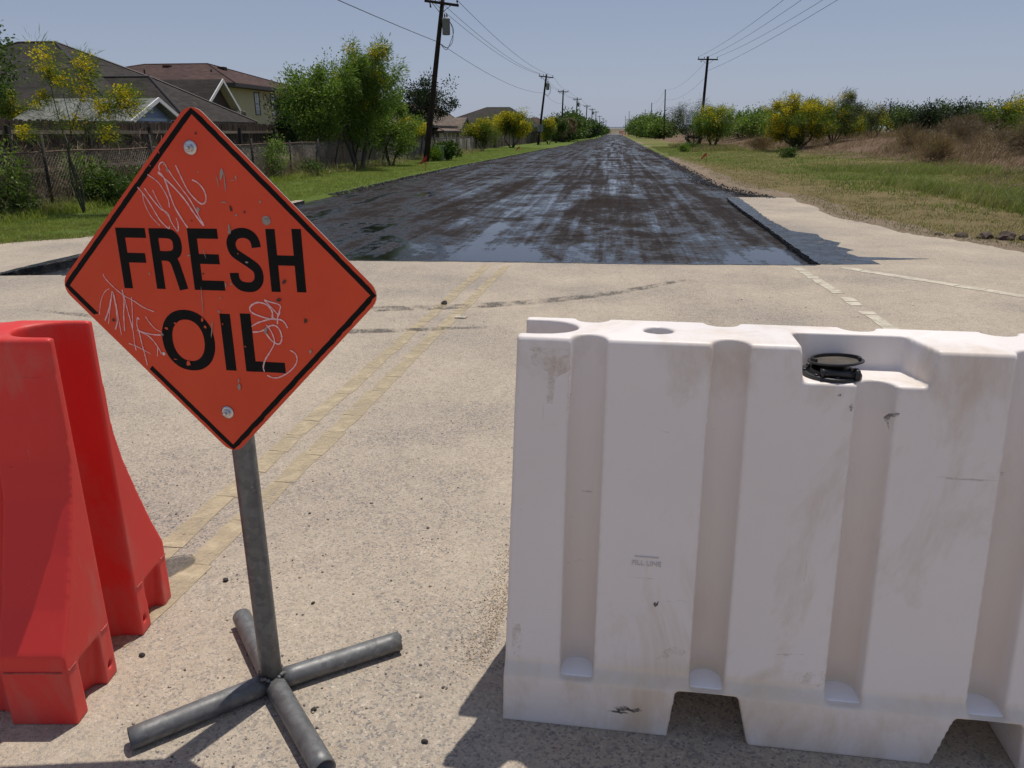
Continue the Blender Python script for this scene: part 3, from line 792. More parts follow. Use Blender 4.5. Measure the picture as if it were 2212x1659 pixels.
# moulded mark on the second panel: a level bar over two words
face_ang = math.atan2(.108, .886)
fn = lambda z: .03 + (z - .176) * .108 / .886
M['emboss'] = mat_plain('raised_moulding_edge', (.60, .55, .52), .5, .08)
text_mesh('fill_line_mark', 'FILL LINE', .019, .0012, M['emboss'], wb, (.372, fn(.487) - .0008, .487), (R(90) - face_ang, 0, 0), sx=1.02)
q = MB(); q.box((.372, fn(.505) - .0006, .505), (.062, .004, .0026), M=Matrix.Rotation(-face_ang, 3, 'X')); q.build('fill_line_bar', M['emboss'], wb)
# scuffs and smears of their own on the near face (thin flakes of dried dirt)
def smear(name, pts, mat, off=.0012):
    pts = wob(pts + [pts[0]], .006, .0016, len(pts))[:-1]; b = MB(); b.prism(pts, lambda s, z, t: (s, fn(z) - t if z > .176 else -t, z), .0004, off); o = b.build(name, mat, wb, fix=True); return o
M['smear'] = mat_tyre('dried_mud_smear', .40, .55)
M['rusty'] = mat_stain('rusty_water_stain', (.50, .37, .22))
smear('mud_smear', [(.915, .905), (.927, .917), (.950, .918), (.949, .910), (.931, .908), (.927, .898), (.931, .875), (.924, .888)], M['smear'])
smear('mud_smear', [(.834, .93), (.840, .937), (.842, .925), (.837, .917)], M['smear'])
smear('mud_smear', [(.804, .955), (.810, .960), (.814, .956), (.808, .950)], M['smear'])
smear('mud_smear', [(.306, .078), (.33, .088), (.355, .078), (.372, .084), (.383, .076), (.36, .069), (.34, .073), (.32, .067)], M['smear'])
smear('mud_smear', [(.29, .066), (.32, .069), (.345, .064), (.325, .061)], M['smear'])
smear('mud_smear', [(.05, 1.045), (.15, 1.04), (.16, .99), (.12, .965), (.115, .90), (.10, .90), (.10, .98), (.06, 1.0)], M['rusty'])
smear('mud_smear', [(.15, .86), (.158, .90), (.163, .93), (.156, .93), (.148, .88)], M['rusty'])
smear('mud_smear', [(.41, .22), (.43, .245), (.455, .262), (.49, .25), (.478, .235), (.46, .24), (.435, .225)], M['rusty'])
smear('mud_smear', [(.77, .19), (.80, .222), (.84, .23), (.85, .20), (.83, .182)], M['rusty'])
smear('mud_smear', [(.02, .30), (.035, .32), (.05, .25), (.045, .185), (.025, .19)], M['rusty'])
smear('mud_smear', [(.395, .375), (.40, .383), (.405, .377), (.41, .385), (.408, .372), (.400, .368)], M['smear'])
# ---- the red one, flaring low down; local axis s runs back from its right hand end
RL, RW, RH = 1.80, .62, 1.05
rb = thing('water_filled_barrier', 'red plastic traffic barrier with slotted end, behind the left edge of the orange sign', 'barrier', (-1.4097, 1.5605, 0), R(7.3), 'plastic traffic barriers')
half = [(0, 0), (0, .222), (.055, .33), (.112, .466), (.165, .607), (.190, .71), (.197, .86), (.199, 1.042), (.207, 1.05)]
prof = half + [(RW - a, z) for a, z in half[::-1]]
body = MB(); np_ = len(prof)
body.add([(0, n_, z) for n_, z in prof] + [(-RL, n_, z) for n_, z in prof], [tuple(range(np_ - 1, -1, -1)), tuple(range(np_, 2 * np_))] + [(i, (i + 1) % np_, np_ + (i + 1) % np_, np_ + i) for i in range(np_)])
groov = MB(); c2 = MB()
for s0 in (-.262, -.62, -.98, -1.34):
    for sd_ in (0, 1):
        rings = []
        for z, nb, wd in ((-.01, .05, .078), (.24, .085, .078), (.62, .205, .07), (1.2, .238, .055)):
            pl = [(s0 - wd - .005, -.3), (s0 - wd, nb - .03)] + arc_pts(s0, nb - .03, wd, .03, 180, 0, 11)[1:-1] + [(s0 + wd, nb - .03), (s0 + wd + .005, -.3)]
            rings.append([(a, (c if not sd_ else RW - c), z) for a, c in pl])
        n = len(rings[0]); vs = sum(rings, []); fs = [tuple(range(n)), tuple(range(4 * n - 1, 3 * n - 1, -1))]
        for j in range(3): fs += [(j * n + i, j * n + (i + 1) % n, (j + 1) * n + (i + 1) % n, (j + 1) * n + i) for i in range(n)]
        groov.add(vs, fs)
pl = [(.2, .226), (-.05, .226)] + arc_pts(-.05, .31, .105, .084, 270, 90, 15)[1:-1] + [(-.05, .394), (.2, .394)]
c2.prism(pl, S_, -.2, 1.3)
c2.prism([(a - RL, c) for a, c in [(-.2, .226), (.05, .226)] + arc_pts(.05, .31, .105, .084, -90, 90, 15)[1:-1] + [(.05, .394), (-.2, .394)]], S_, -.2, 1.3)
for y0, y1 in ((.052, .170), (RW - .170, RW - .052)):       # fork recesses between the toes of each prong
    c2.add([(.1, y0 + .004, -.05), (-.045, y0 + .012, -.05), (-.06, (y0 + y1) / 2, -.05), (-.045, y1 - .012, -.05), (.1, y1 - .004, -.05),
            (.1, y0, .172), (-.022, y0 + .006, .165), (-.03, (y0 + y1) / 2, .160), (-.022, y1 - .006, .165), (.1, y1, .172)],
           [(0, 1, 2, 3, 4), (9, 8, 7, 6, 5)] + [(i, i + 5, (i + 1) % 5 + 5, (i + 1) % 5) for i in range(5)])
for y0 in (.196, RW - .196):
    c2.prism(arc_pts(y0, .048, .0105, .0135, 0, 330, 12), lambda a, c, t: (t, a, c), -.03, .1)
moulded('barrier_body', body, [groov, c2], M['red'], rb, smooth=10)
# moulding seam above the toes
M['seam'] = mat_plain('chipped_red_seam', (.36, .07, .06), .8, .4, 60)
for y0, y1 in ((0.0, .05), (.172, .222), (RW - .222, RW - .172), (RW - .05, RW)):
    q = MB(); q.box((.0012, (y0 + y1) / 2, .174), (.004, y1 - y0 - .012, .0035)); q.build('mould_seam', M['seam'], rb)
q = MB(); q.box((-.093, -.0012, .172), (.16, .004, .0035)); q.build('mould_seam', M['seam'], rb)

# ================================================================== ROAD WORK SIGN
sg = thing('road_work_sign', 'scratched orange diamond sign reading FRESH OIL on a grey pipe stand with four feet', 'sign', (-.9317, 1.7639, 0))
def pipe(name, a, b_, ro, ri, mat, parent, n=20, ragged=0):
    a, b_ = Vector(a), Vector(b_); t = (b_ - a).normalized(); u = t.orthogonal().normalized(); v = t.cross(u)
    ring = lambda c, r, jit=0: [c + (u * math.cos(k * 2 * math.pi / n) + v * math.sin(k * 2 * math.pi / n)) * r + t * (random.uniform(-jit, jit)) for k in range(n)]
    segs = 10
    vs = []; fs = []
    for i in range(segs + 1): vs += ring(a + (b_ - a) * i / segs, ro, ragged if i == segs else 0)
    vs += ring(b_, ri, ragged); vs += ring(b_ - t * .12, ri)
    rows = segs + 3
    for i in range(rows - 1):
        for k in range(n):
            k2 = (k + 1) % n; fs.append((i * n + k, i * n + k2, (i + 1) * n + k2, (i + 1) * n + k))
    fs.append(tuple(range(n - 1, -1, -1))); fs.append(tuple((rows - 1) * n + k for k in range(n)))
    q = MB(); q.add(vs, fs); o = q.build(name, mat, parent, fix=True)
    o.data.polygons.foreach_set('use_smooth', [len(p.vertices) == 4 for p in o.data.polygons])
    m = o.data
    return o
RO = .0302
pipe('post', (-.002, .0, .058), (-.0105, .003, 1.545), RO, .0265, M['galv'], sg)
for (dx, dy, L, rg) in ((-.289, -.271, .386, 0), (.323, .235, .392, .005), (-.233, .286, .372, 0), (.2386, -.265, .40, 0)):
    d_ = Vector((dx, dy, 0)).normalized()
    pipe('leg', d_ * .024 + Vector((0, 0, RO)), d_ * L + Vector((0, 0, RO)), RO, .0262, M['galv'], sg, ragged=rg)
q = MB()
r_ = random.Random(4)
for k in range(26):
    a = k * 2 * math.pi / 26; rr_ = .034 + r_.uniform(-.003, .004)
    q.lathe([(.002, -.005), (.0065, -.002), (.0065, .002), (.002, .005)], (rr_ * math.cos(a), rr_ * math.sin(a), .058 + .007 * math.cos(4 * a + .6) + r_.uniform(-.002, .002)), 6)
q.build('weld_bead', M['galv'], sg, True)
# panel: local x right, z up, front face at y = 0 looking towards -y
def diamond(hd, r, n=7):
    """outline of a diamond of half diagonal hd with rounded corners"""
    pts = []
    k = hd - r * math.sqrt(2)
    for c in range(4):
        a = 90 - 90 * c; cx, cz = k * math.cos(R(a)), k * math.sin(R(a))
        pts += [(cx + r * math.cos(R(a + 45 - 90 * i / (n - 1))), cz + r * math.sin(R(a + 45 - 90 * i / (n - 1)))) for i in range(n)]
    return pts
pn = MB()
O_ = diamond(.431, .038)
n = len(O_)
bend = lambda x, z: -.004 * math.exp(-((x + .05) ** 2 + (z - .40) ** 2) / .003) + .003 * math.sin(x * 5)
pn.add([(x, 0, z) for x, z in O_], [tuple(range(n))], 0)
pn.add([(x, 0, z) for x, z in O_] + [(x, .0028, z) for x, z in O_], [(i, (i + 1) % n, n + (i + 1) % n, n + i) for i in range(n)] + [tuple(range(2 * n - 1, n - 1, -1))], 1)
panel = pn.build('sign_panel', [M['sign'], M['alu']], sg, fix=True)
panel.location = (-.946 + .9317, 1.7255 - 1.7639, 1.1969)
panel.rotation_euler = Matrix(Matrix.Rotation(R(-4.45), 3, 'Z') @ Matrix.Rotation(R(-.53), 3, 'X') @ Matrix.Rotation(R(-.57), 3, 'Y')).to_euler()
sx_ = lambda d_: (lambda x, z, t: (x, -d_ - t, z))
mm = .001
def flat(name, polys, mat, d=.0003, th=.00012, parent=None):
    q = MB()
    for i, pl in enumerate(polys): q.prism(pl, sx_(d + .00006 * (i % 24)), 0, th)
    return q.build(name, mat, parent or panel, fix=True)
def stroke(pts, wd):
    P = [Vector(p) for p in pts]; L_, R_ = [], []
    for i, p in enumerate(P):
        t = (P[min(i + 1, len(P) - 1)] - P[max(i - 1, 0)]).normalized(); N = Vector((-t.y, t.x)); k = wd[i] if hasattr(wd, '__len__') else wd
        L_.append(p + N * k / 2); R_.append(p - N * k / 2)
    return L_, R_
def stroke_mb(q, pts, wd, d, th=.0001, step=0):
    L_, R_ = stroke(pts, wd); n = len(L_)
    for i in range(n - 1):
        pl = [L_[i], L_[i + 1], R_[i + 1], R_[i]]
        dd = d + step * i
        q.add([(p.x, -dd - th, p.y) for p in pl], [(0, 1, 2, 3)])
# black border, worn through along the lower left
q = MB(); r_ = random.Random(9)
def bord(hd_o, wd, z):
    hi = hd_o - wd * math.sqrt(2); N = 46
    cs = [(0, 1), (1, 0), (0, -1), (-1, 0)]
    for e in range(4):
        a, c = cs[e], cs[(e + 1) % 4]; rows = []
        for i in range(N + 1):
            t = i / N; ux, uz = a[0] + (c[0] - a[0]) * t, a[1] + (c[1] - a[1]) * t
            j = r_.uniform(-.0008, .0008) * (3 if (e in (1,) and r_.random() < .3) else 1)
            ho = hd_o + j
            kk = 1 - .010 * (math.exp(-(i / 1.2) ** 2) + math.exp(-((N - i) / 1.2) ** 2))
            rows.append(((ux * ho * kk, uz * ho * kk), (ux * (hi + j * .4), uz * (hi + j * .4))))
        for i in range(N):
            t = (i + .5) / N
            if e == 2 and .50 < t < .83: continue
            p0, p1 = rows[i], rows[i + 1]
            q.add([(p0[0][0], -z, p0[0][1]), (p1[0][0], -z, p1[0][1]), (p1[1][0], -z, p1[1][1]), (p0[1][0], -z, p0[1][1])], [(0, 1, 2, 3)])
bord(.4185, .0128, .0004)
q.build('border_line', M['black'], panel)
def rect(x0, x1, z0, z1): return [(x0 * mm, z0 * mm), (x1 * mm, z0 * mm), (x1 * mm, z1 * mm), (x0 * mm, z1 * mm)]
SW = 23.0
def letter(polys=None, strokes=None, ring=None):
    q = MB(); k = 0
    for pl in polys or []: q.prism(pl, sx_(.0003 + .00005 * k), 0, .00015); k += 1
    for pts, wd in strokes or []:
        P = [(a * mm, c * mm) for a, c in pts]; stroke_mb(q, P, wd * mm, .0004 + .00005 * k); k += 1
    if ring:
        cx, cz, ax, az, wx, wz = ring; N = 44
        for i in range(N):
            a, c = 2 * math.pi * i / N, 2 * math.pi * (i + 1) / N
            sq = lambda t, rx, rz: ((cx + rx * math.copysign(abs(math.cos(t)) ** .93, math.cos(t))) * mm, -.00045, (cz + rz * math.copysign(abs(math.sin(t)) ** .93, math.sin(t))) * mm)
            q.add([sq(a, ax, az), sq(c, ax, az), sq(c, ax - wx, az - wz), sq(a, ax - wx, az - wz)], [(0, 1, 2, 3)])
    return q.build('letter', M['black'], panel)
def curve2(pts, n=40): return [tuple(p) for p in arc(pts, n)]
letter([rect(-244, -220.5, -2.5, 145), rect(-220.4, -163, 121.5, 145), rect(-220.4, -172.5, 61.5, 85)])                       # F
letter([rect(-153.5, -130, -1.5, 145)], [(curve2([(-130, 133.4), (-112, 133.4), (-95, 131), (-84, 121), (-81.5, 107), (-84, 92), (-94, 82.5), (-110, 79.5), (-130, 79.5)]), 23.2),
    (curve2([(-112, 79), (-101, 74), (-94, 62), (-89, 42), (-84, 20), (-79.3, -1.2)]), 23.6)])                                  # R
letter([rect(-50.5, -27, -1, 146), rect(-26.9, 28.5, 122.5, 146), rect(-26.9, 25, 62.5, 86), rect(-26.9, 31, -.8, 22.7)])      # E
letter(None, [(curve2([(125, 104), (122, 121), (111, 133), (93, 137.5), (74, 133), (62.5, 119), (61, 106), (67, 91), (83, 80), (102, 68), (119, 55), (124, 40), (121, 24), (109, 12.5), (93, 9.5), (74, 13), (62, 26), (60, 43)], 64), 23.4)])  # S
letter([rect(152.5, 176, .5, 147.5), rect(218, 241.5, 1.5, 148.5), rect(176.1, 217.9, 63.5, 87)])                             # H
letter(ring=(-87, -129, 72.5, 77.5, 28.5, 24.5))                                                                              # O
letter([rect(7.5, 35.5, -201, -57.5)])                                                                                        # I
letter([rect(62, 90, -201, -55), rect(90.1, 168, -200.5, -174)])                                                              # L
GRAF= [(2.2,[(-165,240),(-154,227),(-140,206),(-125,177),(-116,162),(-98,145),(-95,151)]),(1.5,[(-154,227),(-153,204),(-141,174),(-120,151)]),(2.4,[(-147,238),(-133,217),(-113,192),(-95,181),(-89,162),(-75,139),(-71,154),(-74,170)]),(2,[(-134,269),(-110,253),(-95,230),(-88,211),(-88,194)]),(3,[(-105,276),(-92,263),(-83,228),(-74,196),(-59,167),(-47,148)]),(2.2,[(-99,278),(-101,286),(-96,294),(-87,296),(-79,282),(-66,261),(-48,236),(-32,213),(-19,188),(-4,153),(-6,163)]),(3,[(-105,273),(-84,255),(-61,232),(-41,207),(-27,184),(-5,153)]),(3,[(-57,290),(-45,259),(-34,234),(-18,214),(-3,203),(8,207),(11,220),(7,236),(-6,251),(-19,257)]),(1.6,[(-126,234),(-112,200),(-92,171)]),(2,[(-298,31),(-294,21),(-277,2),(-252,-19),(-223,-34),(-199,-49),(-171,-59)]),(1.5,[(-287,-5),(-301,-13),(-317,-37),(-328,-72)]),(3,[(-315,-87),(-301,-63),(-288,-34),(-280,-12),(-277,-33),(-278,-70),(-280,-89),(-289,-109)]),(1.8,[(-306,-95),(-297,-63),(-284,-23)]),(2,[(-275,-41),(-275,-78),(-274,-123)]),(2.6,[(-251,-6),(-251,-35),(-258,-69),(-263,-112)]),(2,[(-249,-19),(-245,-58),(-239,-108),(-240,-140),(-239,-162)]),(2,[(-228,-24),(-232,-60),(-238,-103)]),(2.2,[(-216,-81),(-220,-76),(-225,-94),(-222,-113),(-219,-145),(-215,-177),(-213,-199)]),(2.6,[(-227,-108),(-202,-115),(-179,-118),(-162,-118)]),(2,[(-197,-72),(-186,-90),(-174,-103),(-159,-110)]),(2.4,[(-222,-110),(-197,-122),(-182,-138),(-173,-154),(-167,-167)]),(2,[(-257,-144),(-235,-151),(-199,-168)]),(1.8,[(-175,-146),(-180,-174)]),(3,[(132,-20),(147,-24),(171,-31),(168,-46),(162,-61),(160,-77)]),(2.4,[(132,-20),(148,-37),(165,-54),(169,-46)]),(3.2,[(148,-62),(149,-47),(138,-32),(115,-26),(94,-36),(93,-49),(111,-58),(140,-65),(167,-66),(179,-73),(185,-86)]),(3,[(91,-86),(109,-76),(137,-67),(154,-63)]),(3,[(92,-100),(117,-96),(141,-82),(157,-83),(166,-97),(167,-115),(158,-127),(142,-121),(130,-106),(123,-93)]),(3,[(130,-80),(142,-98),(147,-123),(133,-147),(117,-169),(110,-188),(112,-199)]),(2.6,[(186,-141),(199,-149),(202,-165),(192,-183),(172,-200),(148,-212),(132,-213),(118,-208)])]
CHIPS= [(-80,281,7,10,0),(58,273,7,26,0),(64,253,3,40,0),(46,253,2,26,0),(93,263,3,10,0),(84,256,8,2,0),(-14,190,8,13,0),(56,207,14,3,0),(71,193,7,14,1),(83,178,7,5,0),(105,185,5,6,1),(148,209,5,6,0),(-114,258,5,3,0),(62,145,5,22,0),(-86,293,6,6,0),(-34,164,3,4,1),(-1,275,3,4,0),(5,359,4,6,1),(-96,320,4,8,2),(-123,289,3,4,2),(-53,82,9,4,0),(-167,36,5,6,0),(60,142,4,14,0),(-11,87,2,20,0),(-22,39,6,4,1),(35,13,4,12,0),(50,16,6,4,0),(97,69,8,4,0),(187,25,9,10,1),(17,-18,6,4,0),(169,-18,12,8,1),(8,-52,7,6,0),(233,-67,9,11,1),(-16,-93,3,44,0),(-34,-32,2,70,0),(-40,-75,8,12,2),(-34,-92,7,7,2),(-142,-100,9,7,2),(14,-83,3,6,2),(-116,-86,6,4,2),(-145,-179,8,3,2),(-129,-179,9,2,2),(-94,-187,12,14,2),(127,-94,8,22,0),(-290,-85,7,8,1),(239,-142,6,10,0),(39,-226,4,10,0),(39,-242,10,18,0),(77,89,3,3,2),(47,-130,4,3,2),(68,-137,4,4,2),(-156,-116,6,6,0)]
for grp in (range(0, 9), range(9, 23), range(23, len(GRAF))):       # three separate tags
    q = MB()
    for i in grp:
        wd, pts = GRAF[i]
        P = [tuple(p) for p in arc([(x * mm, z * mm) for x, z in pts], 4 * len(pts))]
        r_ = random.Random(i); ws = [wd * mm * r_.uniform(.75, 1.5) for _ in P]
        stroke_mb(q, P, ws, .0011 + .00002 * i, step=.0000012)
    q.build('scribble', M['chalk'], panel)
for k, nm, mt in ((0, 'bare_chip', M['alu']), (1, 'dark_chip', M['scuff']), (2, 'vinyl_tear', M['bright'])):
    r_ = random.Random(30 + k)
    for i, (x, z, ww, hh, kk) in enumerate(CHIPS):
        if kk != k: continue
        N = 9; pl = []; q = MB()
        lean_ = r_.uniform(-.25, .25)
        for j in range(N):
            a = 2 * math.pi * j / N; f = r_.uniform(.34, .66)
            u, v = ww * f * math.cos(a), hh * f * math.sin(a)
            pl.append(((x + u + lean_ * v) * mm, (z + v) * mm))
        q.prism(pl, sx_(.0014 + .00003 * i), 0, .0001)
        q.build(nm, mt, panel, fix=True)
MY = Matrix.Rotation(R(90), 3, 'X')
for x, z, big in ((-13.6, 328, 1), (-3.6, -313, 1), (158, 166.7, 0)):
    q = MB()
    if big:
        q.lathe([(.0165, 0), (.0168, .0015), (.013, .0026), (.011, .0028)], (x * mm, -.0006, z * mm), 28, MY)
        bo = q.build('washer', M['steel'], panel, True)
        q = MB(); q.lathe([(.0098, .0026), (.0098, .0085), (.0082, .0098), (.0052, .0099), (.0050, .0155), (.0038, .0168)], (x * mm, -.0006, z * mm), 6, MY)
        q.build('bolt', M['steel'], panel)
    else:
        q.lathe([(.0105, 0), (.0108, .0008), (.0096, .0012), (.0092, .0006), (.0045, .0006), (.0042, .002), (.002, .0026)], (x * mm, -.0006, z * mm), 24, MY)
        q.build('rivet', M['alu'], panel, True)
q = MB(); q.lathe([(.0042, 0), (.0042, .0003)], (-.161, -.0014, -.1665), 16, MY); q.build('bolt_hole', M['trimW'], panel)

# ================================================================== STONES
def stone(x, y, s, mat, label, name='stone', sq=.7):
    bm = bmesh.new(); bmesh.ops.create_icosphere(bm, subdivisions=2, radius=1)
    r = random.Random(int(abs(x * 1000 + y * 77)))
    o_ = Vector((r.random() * 9, r.random() * 9, r.random() * 9))
    from mathutils import noise as mn
    for v in bm.verts:
        k = 1 + .55 * mn.noise(v.co * 1.3 + o_); v.co = Vector((v.co.x * s * k, v.co.y * s * .8 * k, (v.co.z * k * sq + sq * .6) * s))
    me = bpy.data.meshes.new(name); bm.to_mesh(me); bm.free(); me.materials.append(mat)
    o = link(name, me); o.location = (x, y, 0); o.rotation_euler = (0, 0, r.random() * 6)
    return tag(o, label, 'stone', 'loose stones on the paving')
stone(-1.55, 7.04, .032, M['rock'], 'largest black stone, lying alone on the double yellow line at the tyre mark')
def gpt(px, py):
    u = (px - 1106) / 1661.; v = (829.5 - py) / 1661.; p = R(18.18)
    f = math.cos(p) + v * math.sin(p); dz = -math.sin(p) + v * math.cos(p); t = -CAM_H / dz
    dx = u * math.cos(YAW) - f * math.sin(YAW); dy = u * math.sin(YAW) + f * math.cos(YAW)
    return dx * t, dy * t
for px, py, s, lb in ((488, 1255, .011, 'small dark stone left of the sign post, right of the red barrier foot'), (307, 1417, .010, 'small dark stone nearest the toe of the red barrier'), (676, 1304, .007, 'tiny reddish stone right of the sign post'),
                      (678, 1535, .009, 'dark stone just right of the front pipe foot'), (917, 1604, .009, 'paired dark stone near the bottom edge, left of the barrier shadow')):
    x, y = gpt(px, py); stone(x, y, s, M['rock'], lb)
x, y = gpt(996, 687)
b = MB(); b.prism([(-.05, -.03), (.04, -.035), (.055, .02), (-.02, .04), (-.055, .02)], lambda a, c, t: (a, c, t), 0, .012)
o = b.build('paint_flake', M['line_white'], fix=True); o.location = (x, y, 0); tag(o, 'flat pale flake of paint lying beside the yellow lines', 'debris')
# fine loose gravel on the paving: nobody could count it
r = np.random.default_rng(12)
n1 = 5200
yy = 1.35 + 7.6 * r.random(n1) ** 1.7; xx = r.uniform(-1, 1, n1) * (.75 * yy + .3) - yy * .1
keep = fbm(xx * 1.1 + 4, yy * 1.1, 4) > .47
xx, yy = xx[keep], yy[keep]
ss = np.clip(r.lognormal(-5.85, .45, len(xx)), .0012, .0075)
stuff(pebbles('loose_gravel', xx, yy, np.full(len(xx), .0), ss, M['pebble'], r))
# sandy grit drifted against the white barrier's left foot
n1 = 2600; tt = r.random(n1)
xx = -.33 - .05 * np.abs(r.normal(0, 1, n1)) + .10 * tt; yy = 1.95 + 1.25 * tt + r.normal(0, .03, n1)
stuff(pebbles('sand_grit', xx, yy, np.full(n1, 0.), r.uniform(.001, .0032, n1), mat_leaf('sand_grains', [(.3, .22, .14), (.45, .35, .24), (.2, .15, .1)], 0, .9), r))
# clods and torn sod at the edge of the paving on the right
r_ = random.Random(5)
for i, (x, y, s) in enumerate([(5.35, 12.75, .10), (5.62, 12.62, .13), (5.88, 12.5, .15), (6.15, 12.42, .14), (6.45, 12.35, .12), (5.1, 12.95, .06), (6.7, 12.3, .11)]):
    o = stone(x, y, s, M['clod'], ('middle', 'second', 'tallest', 'fourth', 'fifth', 'smallest', 'farthest right')[i] + ' dark soil clod dug up at the right edge of the paving', 'soil_clod', .55)
    o['category'] = 'soil clod'; o['group'] = 'clods of dug soil'; o.location.z = float(ground_z(x, y)) - .02

# ================================================================== FENCES
wf = thing('wooden_fence', 'weathered grey board privacy fence with rails, behind the wire fence on the left', 'fence', (-13.7, 0, 0))
picks = []
for k in range(4):
    w_ = .136 - .004 * (k % 2); h_ = 1.83 + (.0, .018, -.02, .008)[k]
    b = MB(); b.prism([(-w_ / 2, .03), (w_ / 2, .03), (w_ / 2, h_ - .03), (w_ / 2 - .03, h_), (-w_ / 2 + .03, h_), (-w_ / 2, h_ - .03)], lambda y, z, t: (t, y, z), -.009, .009)
    me = bpy.data.meshes.new('board'); me.from_pydata(b.v, [], b.f); me.materials.append(M['fence']); picks.append(me)
y = 12.9; r_ = random.Random(2)
while y < 31.35:
    o = link('board', picks[r_.randrange(4)], wf); o.location = (-.055 + r_.uniform(-.006, .006), y, r_.uniform(-.012, .012)); o.rotation_euler = (R(r_.uniform(-.6, .6)), R(r_.uniform(-.5, .5)), R(r_.uniform(-2, 2)))
    y += .1415 + r_.uniform(-.001, .004)
posts_y = [13.85, 16.7, 19.55, 22.4, 25.25, 28.1, 31.2]
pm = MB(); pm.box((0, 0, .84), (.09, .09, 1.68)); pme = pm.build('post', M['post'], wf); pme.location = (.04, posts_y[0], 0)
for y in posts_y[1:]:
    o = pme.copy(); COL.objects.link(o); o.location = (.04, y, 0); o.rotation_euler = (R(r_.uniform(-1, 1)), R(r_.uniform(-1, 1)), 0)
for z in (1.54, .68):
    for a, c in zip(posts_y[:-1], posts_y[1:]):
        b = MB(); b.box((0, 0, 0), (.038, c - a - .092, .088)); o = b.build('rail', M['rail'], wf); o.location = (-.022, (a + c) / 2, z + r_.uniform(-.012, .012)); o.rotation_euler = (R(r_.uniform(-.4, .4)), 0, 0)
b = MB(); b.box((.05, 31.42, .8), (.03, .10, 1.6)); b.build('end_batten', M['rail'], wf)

def chain_fence(name, label, x, y0, y1, h, posts, rail_gap=(), seed=1, group=None):
    t = thing(name, label, 'fence', (x, y0, 0), 0, group)
    L = y1 - y0; pitch = .09
    rr_ = random.Random(seed); V = []; Fc = []
    sag = lambda y: .03 * math.sin(y * .9) + .02 * math.sin(y * 2.3 + 1)
    for sgn in (1, -1):
        k = -h
        while k < L + h:
            # one wire, clipped to the panel; 3-sided
            z0, z1 = .03, h; ya, yb = (k, k + h * .8) if sgn > 0 else (k + h * .8, k)
            a, c = Vector((sag(ya + y0) * .5, ya, z0)), Vector((sag(yb + y0), yb, z1))
            lo, hi = min(ya, yb), max(ya, yb)
            if hi > 0 and lo < L:
                d_ = c - a; ts = [0., 1.]
                for lim in (0, L):
                    if abs(d_.y) > 1e-6:
                        tt = (lim - a.y) / d_.y
                        if lim == 0: ts = [max(ts[0], tt), ts[1]] if d_.y > 0 else [ts[0], min(ts[1], tt)]
                        else: ts = [ts[0], min(ts[1], tt)] if d_.y > 0 else [max(ts[0], tt), ts[1]]
                if ts[1] > ts[0]:
                    p, e = a + d_ * ts[0], a + d_ * ts[1]
                    off = [Vector((.0042, 0, .0024)), Vector((-.0042, 0, .0024)), Vector((0, 0, -.0048))]
                    base_ = len(V)
                    for o_ in off: V.append(p + o_)
                    for o_ in off: V.append(e + o_)
                    for i in range(3): Fc.append((base_ + i, base_ + (i + 1) % 3, base_ + 3 + (i + 1) % 3, base_ + 3 + i))
            k += pitch
    np_mesh('wire_mesh', [tuple(v) for v in V], Fc, M['mesh'], t)
    pts = [(sag(y0 + i * .5), i * .5, h + .01 * math.sin(i)) for i in range(int(L / .5) + 1)]
    b = MB(); b.tube(pts, .016, 6); b.build('top_rail', M['rust'], t, True)
    for (py, ph, lx, ly, rad) in posts:
        b = MB(); b.tube([(0, 0, -.05), (lx * .5, ly * .5, ph * .5), (lx, ly, ph)], [rad, rad, rad * .92], 7)
        o = b.build('post', M['post'], t, True); o.location = (.03, py - y0, 0)
    return t
posts = [(12.5, 1.5, 0, 0, .035), (14.9, 1.5, .02, 0, .035), (18.75, 1.48, -.02, .03, .032), (21.6, 1.35, .03, 0, .03), (24.35, 1.35, .0, .0, .035), (27.3, 1.25, .03, .02, .03), (29.6, 1.3, .18, .1, .03), (31.6, 1.3, .34, .1, .03)]
chain_fence('wire_fence', 'rusty chain link fence along the grass verge on the left, overgrown with vines', -11.5, 12.0, 32.6, 1.17, posts, seed=3, group='chain link fences')
posts = [(34.0, 1.3, .38, .2, .032), (36.1, 1.32, .42, .2, .032), (38.5, 1.35, .40, .15, .032), (41.0, 1.35, .42, .2, .032), (43.4, 1.4, .36, .1, .035), (46.5, 1.4, .2, .1, .03), (50.0, 1.4, .15, .1, .03), (53.4, 1.45, .2, .1, .032), (57.2, 1.4, .12, 0, .03), (61.5, 1.4, .1, 0, .03), (65.8, 1.3, .1, 0, .03)]
chain_fence('wire_fence', 'sagging chain link fence on leaning posts beyond the big green trees', -11.5, 33.2, 67.5, 1.15, posts, seed=4, group='chain link fences')
# grey board fence further along
ff = thing('wooden_fence', 'far grey board fence beyond the yellow flowering trees on the left verge', 'fence', (-12.3, 68, 0))
b = MB(); r_ = random.Random(8); y = 0
while y < 62:
    x = .02 * y + r_.uniform(-.01, .01); h_ = 1.5 + .12 * math.sin(y * .3) + r_.uniform(-.05, .05)
    b.box((x, y, h_ / 2), (.02, .14, h_), mi=0 if r_.random() < .7 else 1); y += .155
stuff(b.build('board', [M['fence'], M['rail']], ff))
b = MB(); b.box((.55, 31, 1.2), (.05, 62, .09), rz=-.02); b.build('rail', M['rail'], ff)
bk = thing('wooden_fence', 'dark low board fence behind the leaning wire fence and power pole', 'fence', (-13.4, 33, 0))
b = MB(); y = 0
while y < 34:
    h_ = .95 + .5 * (y > 9) * (vnoise(y * .2, 1.) - .2) + r_.uniform(-.03, .03); b.box((r_.uniform(-.01, .01), y, h_ / 2), (.02, .14, h_)); y += .15
